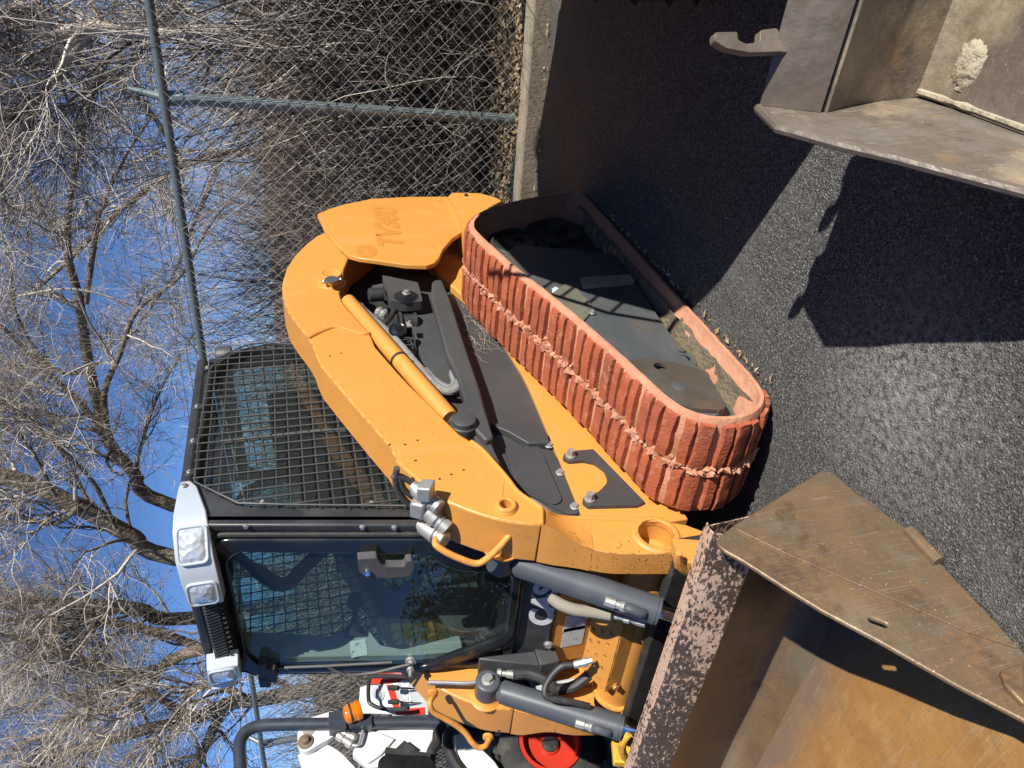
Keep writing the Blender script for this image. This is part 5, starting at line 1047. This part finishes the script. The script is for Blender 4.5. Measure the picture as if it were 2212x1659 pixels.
def fastmesh(name, V, Fq, m_, parent=None, smooth=True):
    me = bpy.data.meshes.new(name); V = np.ascontiguousarray(V, dtype=np.float32)-np.array(parent_loc(parent), dtype=np.float32); Fq = np.ascontiguousarray(Fq, dtype=np.int32)
    me.vertices.add(len(V)); me.vertices.foreach_set('co', V.ravel()); me.loops.add(Fq.size); me.loops.foreach_set('vertex_index', Fq.ravel())
    me.polygons.add(len(Fq)); me.polygons.foreach_set('loop_start', np.arange(0, Fq.size, Fq.shape[1], dtype=np.int32)); me.update(calc_edges=True); me.validate()
    if smooth: me.shade_smooth()
    me.materials.append(m_); o = bpy.data.objects.new(name, me); COL.objects.link(o)
    if parent is not None: o.parent = parent
    return o
def tubes(P, Rr, ns=3):
    """P (N,K,3) paths, Rr (N,K) radii -> vertices, quads"""
    N_, K, _ = P.shape; T_ = np.empty_like(P); T_[:,1:-1] = P[:,2:]-P[:,:-2]; T_[:,0] = P[:,1]-P[:,0]; T_[:,-1] = P[:,-1]-P[:,-2]
    T_ /= np.linalg.norm(T_, axis=2, keepdims=True)+1e-9
    ref = np.where(np.abs(T_[...,2:3]) < .8, np.array([0,0,1.]), np.array([1.,0,0]))
    A = np.cross(T_, ref); A /= np.linalg.norm(A, axis=2, keepdims=True)+1e-9; B_ = np.cross(T_, A)
    th = np.arange(ns)*2*np.pi/ns
    V = P[:,:,None,:]+Rr[:,:,None,None]*(np.cos(th)[None,None,:,None]*A[:,:,None,:]+np.sin(th)[None,None,:,None]*B_[:,:,None,:])
    idx = np.arange(N_*K*ns).reshape(N_, K, ns); nx_ = np.roll(idx, -1, axis=2)
    F = np.stack([idx[:,:-1], nx_[:,:-1], nx_[:,1:], idx[:,1:]], axis=-1).reshape(-1, 4)
    return V.reshape(-1, 3), F
# woven wire: every wire zigzags and hooks round its neighbours
D_ = .040; zz = np.arange(.11, 2.16, D_); ks = np.arange(int((-14.5)/D_), int(5./D_))
Z = np.broadcast_to(zz, (len(ks), len(zz))); side = ((np.arange(len(zz))[None,:]+ks[:,None]) % 2)
Yb = (ks[:,None]+side*1.06-.03)*D_
Yv = Yb+LEAN*Z; Xv = FXX(Yb)+.030+np.where(side, .0035, -.0035)+.012*np.sin(Yb*2.1+Z*1.3)
Zt = Z*(RZ(Yb)/2.148)
P = np.stack([Xv, Yv, Zt], axis=2); V, F = tubes(P, np.full(P.shape[:2], .0019), 3)
fastmesh('woven_wire', V, F, M['wire'], FE)

# ------------------------------------------------------------------ bare trees
def norm(v): return v/(np.linalg.norm(v, axis=-1, keepdims=True)+1e-9)
def sprout(S, Dr, L_, K, wander, lift):
    N_ = len(S); P = np.empty((N_, K, 3)); P[:,0] = S; d = norm(Dr); st = (L_/(K-1))[:,None]
    for k in range(1, K):
        d = norm(d+rng.normal(0, wander, (N_,3))+np.array([0,0,lift])/K); P[:,k] = P[:,k-1]+d*st
    return P
def offshoots(P, Rr, n, tmin, tmax, spread, lift=.0):
    N_, K, _ = P.shape; i = np.repeat(np.arange(N_), n); t = rng.uniform(tmin, tmax, len(i))*(K-1); k = np.minimum(t.astype(int), K-2); f = (t-k)[:,None]
    S = P[i,k]*(1-f)+P[i,k+1]*f; d = norm(P[i,k+1]-P[i,k]); r = Rr[i,k]*(1-f[:,0])+Rr[i,k+1]*f[:,0]
    rnd = norm(rng.normal(0, 1, (len(i),3))); per = norm(rnd-d*(rnd*d).sum(1, keepdims=True))
    a = rng.uniform(spread*.6, spread*1.3, len(i))[:,None]
    return S, norm(d*np.cos(a)+per*np.sin(a)+np.array([0,0,lift])), r, i
def tree(name, limbs, label, seed, n1=9, n2=7, n3=7, l1=1.3, l2=.75, l3=.42, twigmat='twig', barkmat='bark', droop=0.):
    """limbs: list of (points in 3-D, radius at start, radius at end); the first is the trunk"""
    global rng; rng = np.random.default_rng(seed)
    base = limbs[0][0][0]; root = thing(name, tuple(base), label, 'tree', 'bare trees behind the fence')
    L1 = []; R1 = []
    for j, (pts, ra, rb) in enumerate(limbs):
        sp_ = np.array(smoothpath(pts, 5)); n = len(sp_); rad = np.linspace(ra, rb, n)*(1+.10*np.array([nz(i*.8, seed, 1.) for i in range(n)]))
        w = np.array([[nz(i*.35, seed+j, 1), nz(i*.35, seed+j+9, 1), 0] for i in range(n)])*np.linspace(ra, rb, n)[:,None]*.25
        w[0] = 0; sp_ = sp_+w
        b = MB(); b.tube(sp_, rad, 14 if ra > .06 else 8); b.build('trunk' if j == 0 else 'limb', M[barkmat], root, smooth=70)
        tt = np.linspace(0, n-1, 12); Pq = np.stack([np.interp(tt, np.arange(n), sp_[:,c_]) for c_ in range(3)], axis=1); L1.append(Pq); R1.append(np.interp(tt, np.arange(n), rad))
    P1 = np.array(L1); Q1 = np.array(R1); VV = []; FF = []; off = 0
    S, Dd, r, i = offshoots(P1, Q1, n1, .18, 1.0, .85, .15)
    N_ = len(S); Ln = l1*rng.uniform(.5, 1.35, N_)*np.clip(r/.05, .5, 1.3); B1 = sprout(S, Dd, Ln, 8, .22, .35-droop); rb = np.clip(r*.42, .007, .030)[:,None]*np.linspace(1, .28, 8)[None,:]
    V, F = tubes(B1, rb, 5); o = fastmesh('branches', V, F, M[twigmat], root)
    S, Dd, r, i = offshoots(B1, rb, n2, .15, 1., .75, .1-droop); N_ = len(S); B2_ = sprout(S, Dd, l2*rng.uniform(.45, 1.4, N_), 6, .26, .3-droop*2); r2 = np.clip(r*.58, .0038, .010)[:,None]*np.linspace(1, .35, 6)[None,:]
    V, F = tubes(B2_, r2, 3); VV.append(V); FF.append(F); off = len(V)
    S, Dd, r, i = offshoots(B2_, r2, n3, .1, 1., .7, .05-droop); N_ = len(S); B3 = sprout(S, Dd, l3*rng.uniform(.4, 1.5, N_), 5, .28, .2-droop*2); r3 = np.clip(r*.65, .0027, .0046)[:,None]*np.linspace(1, .5, 5)[None,:]
    V, F = tubes(B3, r3, 3); VV.append(V); FF.append(F+off)
    fastmesh('crown', np.vstack(VV), np.vstack(FF), M[twigmat], root)
    return root
def dpts(pts, X): return [at('D', x, y, 0, X) for x, y in pts]
def rooted(p, dx=0, dy=0): return np.array((p[0]+dx, p[1]+dy, .2))
X1 = -7.0
tr1 = dpts([(372,1092),(290,1020),(236,956),(212,876),(190,780),(171,648),(146,546),(153,417),(181,278),(215,130)], X1)
tree('bare_tree', [([rooted(tr1[0],0,-2.3)]+tr1, .115, .018),
  (dpts([(185,655),(208,500),(222,440),(278,324),(330,250)], X1), .04, .010),
  (dpts([(232,935),(225,850),(259,764),(296,671),(389,597),(444,500),(509,417)], X1+.3), .05, .010),
  (dpts([(230,940),(180,878),(113,811),(60,760),(0,700)], X1-.3), .055, .022),
  (dpts([(204,800),(120,800),(40,690),(20,560),(0,500)], X1-.2), .03, .010),
  (dpts([(290,1020),(330,880),(380,780),(440,690)], X1+.2), .03, .009),
  (dpts([(150,560),(80,430),(40,330),(0,250)], X1-.4), .03, .009)],
  'forked bare tree rising behind the cab guard with wide open crown', 11, n1=13, n2=9, n3=7)
X2 = -6.0
tr2 = dpts([(380,1205),(290,1160),(231,1128),(161,1090),(81,1053),(0,1026),(-60,1010)], X2)
tree('bare_tree', [([rooted(tr2[0],0,-1.7)]+tr2, .125, .105),
  (dpts([(170,1095),(120,1130),(60,1120),(0,1100)], X2+.1), .045, .02),
  (dpts([(250,1140),(200,1040),(120,960),(60,900),(0,870)], X2+.3), .035, .012),
  (dpts([(120,1072),(60,960),(0,920)], X2+.2), .03, .012)],
  'thick leaning trunk above the left roof lamps', 23, n1=14, n2=9, n3=6, droop=.12)
X3 = -6.6
tr3 = dpts([(410,1335),(301,1316),(200,1308),(107,1305),(0,1297),(-60,1290)], X3)
tree('bare_tree', [([rooted(tr3[0])]+tr3, .12, .10), (dpts([(620,1480),(400,1385),(301,1356),(231,1343),(190,1332)], X3+.6), .070, .062),
  (dpts([(250,1310),(150,1400),(60,1430),(0,1450)], X3+.3), .05, .02),(dpts([(230,1345),(120,1352),(0,1335)], X3+.5), .04, .025)],
  'upright trunk with a sawn-off limb above the roof visor', 31, n1=18, n2=10, n3=6, droop=.15)
X4 = -5.6
tr4 = dpts([(440,1400),(322,1461),(242,1483),(150,1510)], X4)
tree('bare_tree', [([rooted(tr4[0],0,.2)]+tr4, .10, .075), (dpts([(330,1458),(220,1440),(110,1400),(0,1370)], X4+.2), .05, .02), (dpts([(270,1478),(180,1560),(60,1600),(0,1640)], X4+.1), .06, .02)],
  'stubby broken trunk leaning left beside the right roof lamp', 43, n1=17, n2=10, n3=6, droop=.15)
X5 = -5.0
tr5 = dpts([(620,1500),(500,1520),(400,1555),(300,1580),(200,1610),(100,1640)], X5)
tree('bare_tree', [([rooted(tr5[0])]+tr5, .13, .07), (dpts([(480,1530),(430,1640),(380,1700)], X5), .09, .06), (dpts([(400,1555),(330,1500),(250,1530),(120,1560)], X5+.3), .06, .03), (dpts([(540,1515),(470,1480),(400,1500)], X5+.3), .07, .04)],
  'low thick-limbed trunk behind the white loader', 57, n1=17, n2=10, n3=6, droop=.15)
X6 = -3.6
tr6 = dpts([(700,20),(520,60),(330,75),(200,60),(110,75),(40,60),(-40,20)], X6)
tree('bare_tree', [([rooted(tr6[0])]+tr6, .055, .03), (dpts([(200,60),(110,180),(60,260),(20,330),(0,400)], X6), .03, .018), (dpts([(110,75),(80,20),(20,10)], X6), .028, .014), (dpts([(330,75),(260,160),(160,210),(90,300)], X6-.3), .02, .007)],
  'slim pale tree in the upper right corner above the fence', 63, n1=14, n2=9, n3=8, barkmat='palebranch', l1=1.0)
X7 = -9.5
tr7 = dpts([(520,330),(430,345),(330,400),(240,470),(150,560),(60,640)], X7)
tree('bare_tree', [([rooted(tr7[0])]+tr7, .07, .03), (dpts([(400,360),(330,250),(250,180),(150,130)], X7), .05, .02), (dpts([(480,335),(420,480),(370,600),(300,700)], X7), .04, .015), (dpts([(520,330),(500,200),(400,100),(330,30)], X7), .04, .015)],
  'thin twiggy tree far behind the fence post', 71, n1=17, n2=9, n3=7)

# long pale loose canes arching in front of the crowns
LC = [dpts([(40,640),(165,625),(310,670),(400,730),(450,800),(480,860)], -3.4), dpts([(165,625),(190,690),(235,760),(300,860)], -3.4)]
for k_, P in enumerate(LC):
    b = MB(); b.tube(smoothpath(P, 6), np.linspace(.012, .004, (len(P)-1)*6+1), 6)
    tag(b.build('pale_cane', M['palebranch'], None), ['long pale cane crossing the top rail right of the cab','short pale cane drooping beside the fork of the open-crowned tree'][k_], 'branch')

# ------------------------------------------------------------------ brush and litter behind the fence
rng = np.random.default_rng(5)
def brush(name, n, y0, y1, d0, d1, h0, h1, m_, label, r=.0045, lean=.35, sub=4, K=7):
    yy = rng.uniform(y0, y1, n); dd = d0+(d1-d0)*rng.random(n)**.8; xx = FXX(yy)-dd; zz_ = np.array([soilz(x, y) for x, y in zip(xx, yy)])-.03
    S = np.stack([xx, yy, zz_], 1); Dr = np.stack([rng.normal(0, lean, n), rng.normal(0, lean, n), np.ones(n)], 1); L_ = rng.uniform(h0, h1, n)
    A = sprout(S, Dr, L_, K, .17, -.1); ra = (r*rng.uniform(.5, 1.3, n))[:,None]*np.linspace(1, .4, K)[None,:]
    V, F = tubes(A, ra, 3); VV = [V]; FF = [F]
    S, Dd, q, i = offshoots(A, ra, sub, .15, 1., .8, 0); N_ = len(S); B_ = sprout(S, Dd, .38*rng.uniform(.4, 1.5, N_), 5, .3, .0); rb = np.clip(q*.6, .0015, .003)[:,None]*np.linspace(1, .5, 5)[None,:]
    V2, F2 = tubes(B_, rb, 3); VV.append(V2); FF.append(F2+len(V))
    o = fastmesh(name, np.vstack(VV), np.vstack(FF), M[m_]); o['kind'] = 'stuff'; o['label'] = label; o['category'] = 'brush'; return o
brush('dry_brush', 2900, -.9, 4.2, .25, 2.0, .6, 1.45, 'brush', 'tangled grey-brown dead brush behind the fence, thickest at the right')
brush('tall_canes', 1300, .98, 4.4, .4, 2.6, 1.6, 3.0, 'brush', 'tall dense upright canes behind the fence right of the post', r=.007, lean=.16)
brush('left_brush', 4200, -11, -.8, .3, 3.6, .9, 2.6, 'brush', 'tangle of dead twigs behind the fence at the left', r=.006)
brush('dry_reeds', 1500, -1.6, 1.3, 1.6, 3.6, 1.2, 2.0, 'reed', 'pale pinkish dry reeds behind the brush', r=.004, lean=.22, sub=6)
# dead leaves: one scatter behind the fence, a few on the asphalt
def leaves(name, pts, label, s0=.006, s1=.020):
    N_ = len(pts); a = rng.uniform(0, 6.28, N_); s_ = rng.uniform(s0, s1, N_); n3 = norm(rng.normal(0, .45, (N_,3))+np.array([0,0,1])); t = norm(np.cross(n3, np.stack([np.cos(a), np.sin(a), 0*a], 1))); u = np.cross(n3, t); c_ = np.array(pts)
    V = np.stack([c_-t*s_[:,None], c_-u*s_[:,None]*.5+n3*s_[:,None]*.25, c_+t*s_[:,None], c_+u*s_[:,None]*.5+n3*s_[:,None]*.3], 1).reshape(-1, 3)
    o = fastmesh(name, V, np.arange(N_*4).reshape(-1, 4), M['leaf'], smooth=False); o['kind'] = 'stuff'; o['label'] = label; o['category'] = 'leaves'; return o
pts = []
for i in range(9000):
    y = random.uniform(-6, 4); d = random.random()**1.2*.62; x = KX(y)-.085-d; pts.append((x, y, soilz(x, y)+.012))
leaves('leaf_litter', pts, 'tan dead leaves heaped along the foot of the fence', .008, .026)
pts = []
for i in range(70):
    x = random.uniform(-.6, .9); pts.append((x, .955+abs(random.gauss(0, .014)), .006))
for i in range(50):
    y = random.uniform(.5, 2.0); pts.append((KX(y)+.02+abs(random.gauss(0, .03)), y, .012))
leaves('loose_leaves', pts, 'scattered dead leaves beside the red track')
# weathered log lying behind the fence
b = MB(); P = [np.array((FXX(y)-.62, y, .27+.03*nz(y, 1))) for y in np.linspace(-.6, 3.6, 22)]
b.tube(P, [.10+.015*nz(i*.5, 4) for i in range(22)], 14)
tag(b.build('fallen_log', M['bark'], None, smooth=70), 'weathered log lying along the foot of the brush behind the fence', 'log')

# ------------------------------------------------------------------ evergreen hedge across the yard, seen mirrored in the door glass
HG = thing('evergreen_hedge', (11,-4,0), 'dark evergreen hedge across the yard, mirrored in the door glass', 'hedge')
b = MB(); P = [np.array((11+.3*nz(y, 3), y, 0)) for y in np.linspace(-22, 8, 16)]
for q in P[::2]: b.cyl(q, q+np.array((0,0,2.2)), .09, .05, 8)
o = b.build('stems', M['bark'], HG); o['kind'] = 'stuff'
rng = np.random.default_rng(9); n = 70000; yy = rng.uniform(-22, 8, n); hh = 2.9+.5*np.sin(yy*1.7)+.4*np.sin(yy*4.1); zz_ = rng.random(n)**.8*hh; xx = 11+rng.normal(0, .5, n)-.5*np.sin(yy*2.3)
c_ = np.stack([xx, yy, zz_+.05], 1); t = norm(rng.normal(0, 1, (n,3))); u = norm(np.cross(t, rng.normal(0, 1, (n,3)))); sz = rng.uniform(.03, .10, n)[:,None]
V = np.stack([c_-t*sz, c_-u*sz*.6, c_+t*sz, c_+u*sz*.6], 1).reshape(-1, 3)
M['evergreen'] = twigmat('evergreen', [(0,(.012,.022,.010)),(.6,(.028,.046,.020)),(1,(.06,.075,.032))])
o = fastmesh('foliage', V, np.arange(n*4).reshape(-1, 4), M['evergreen'], HG, smooth=False); o['kind'] = 'stuff'
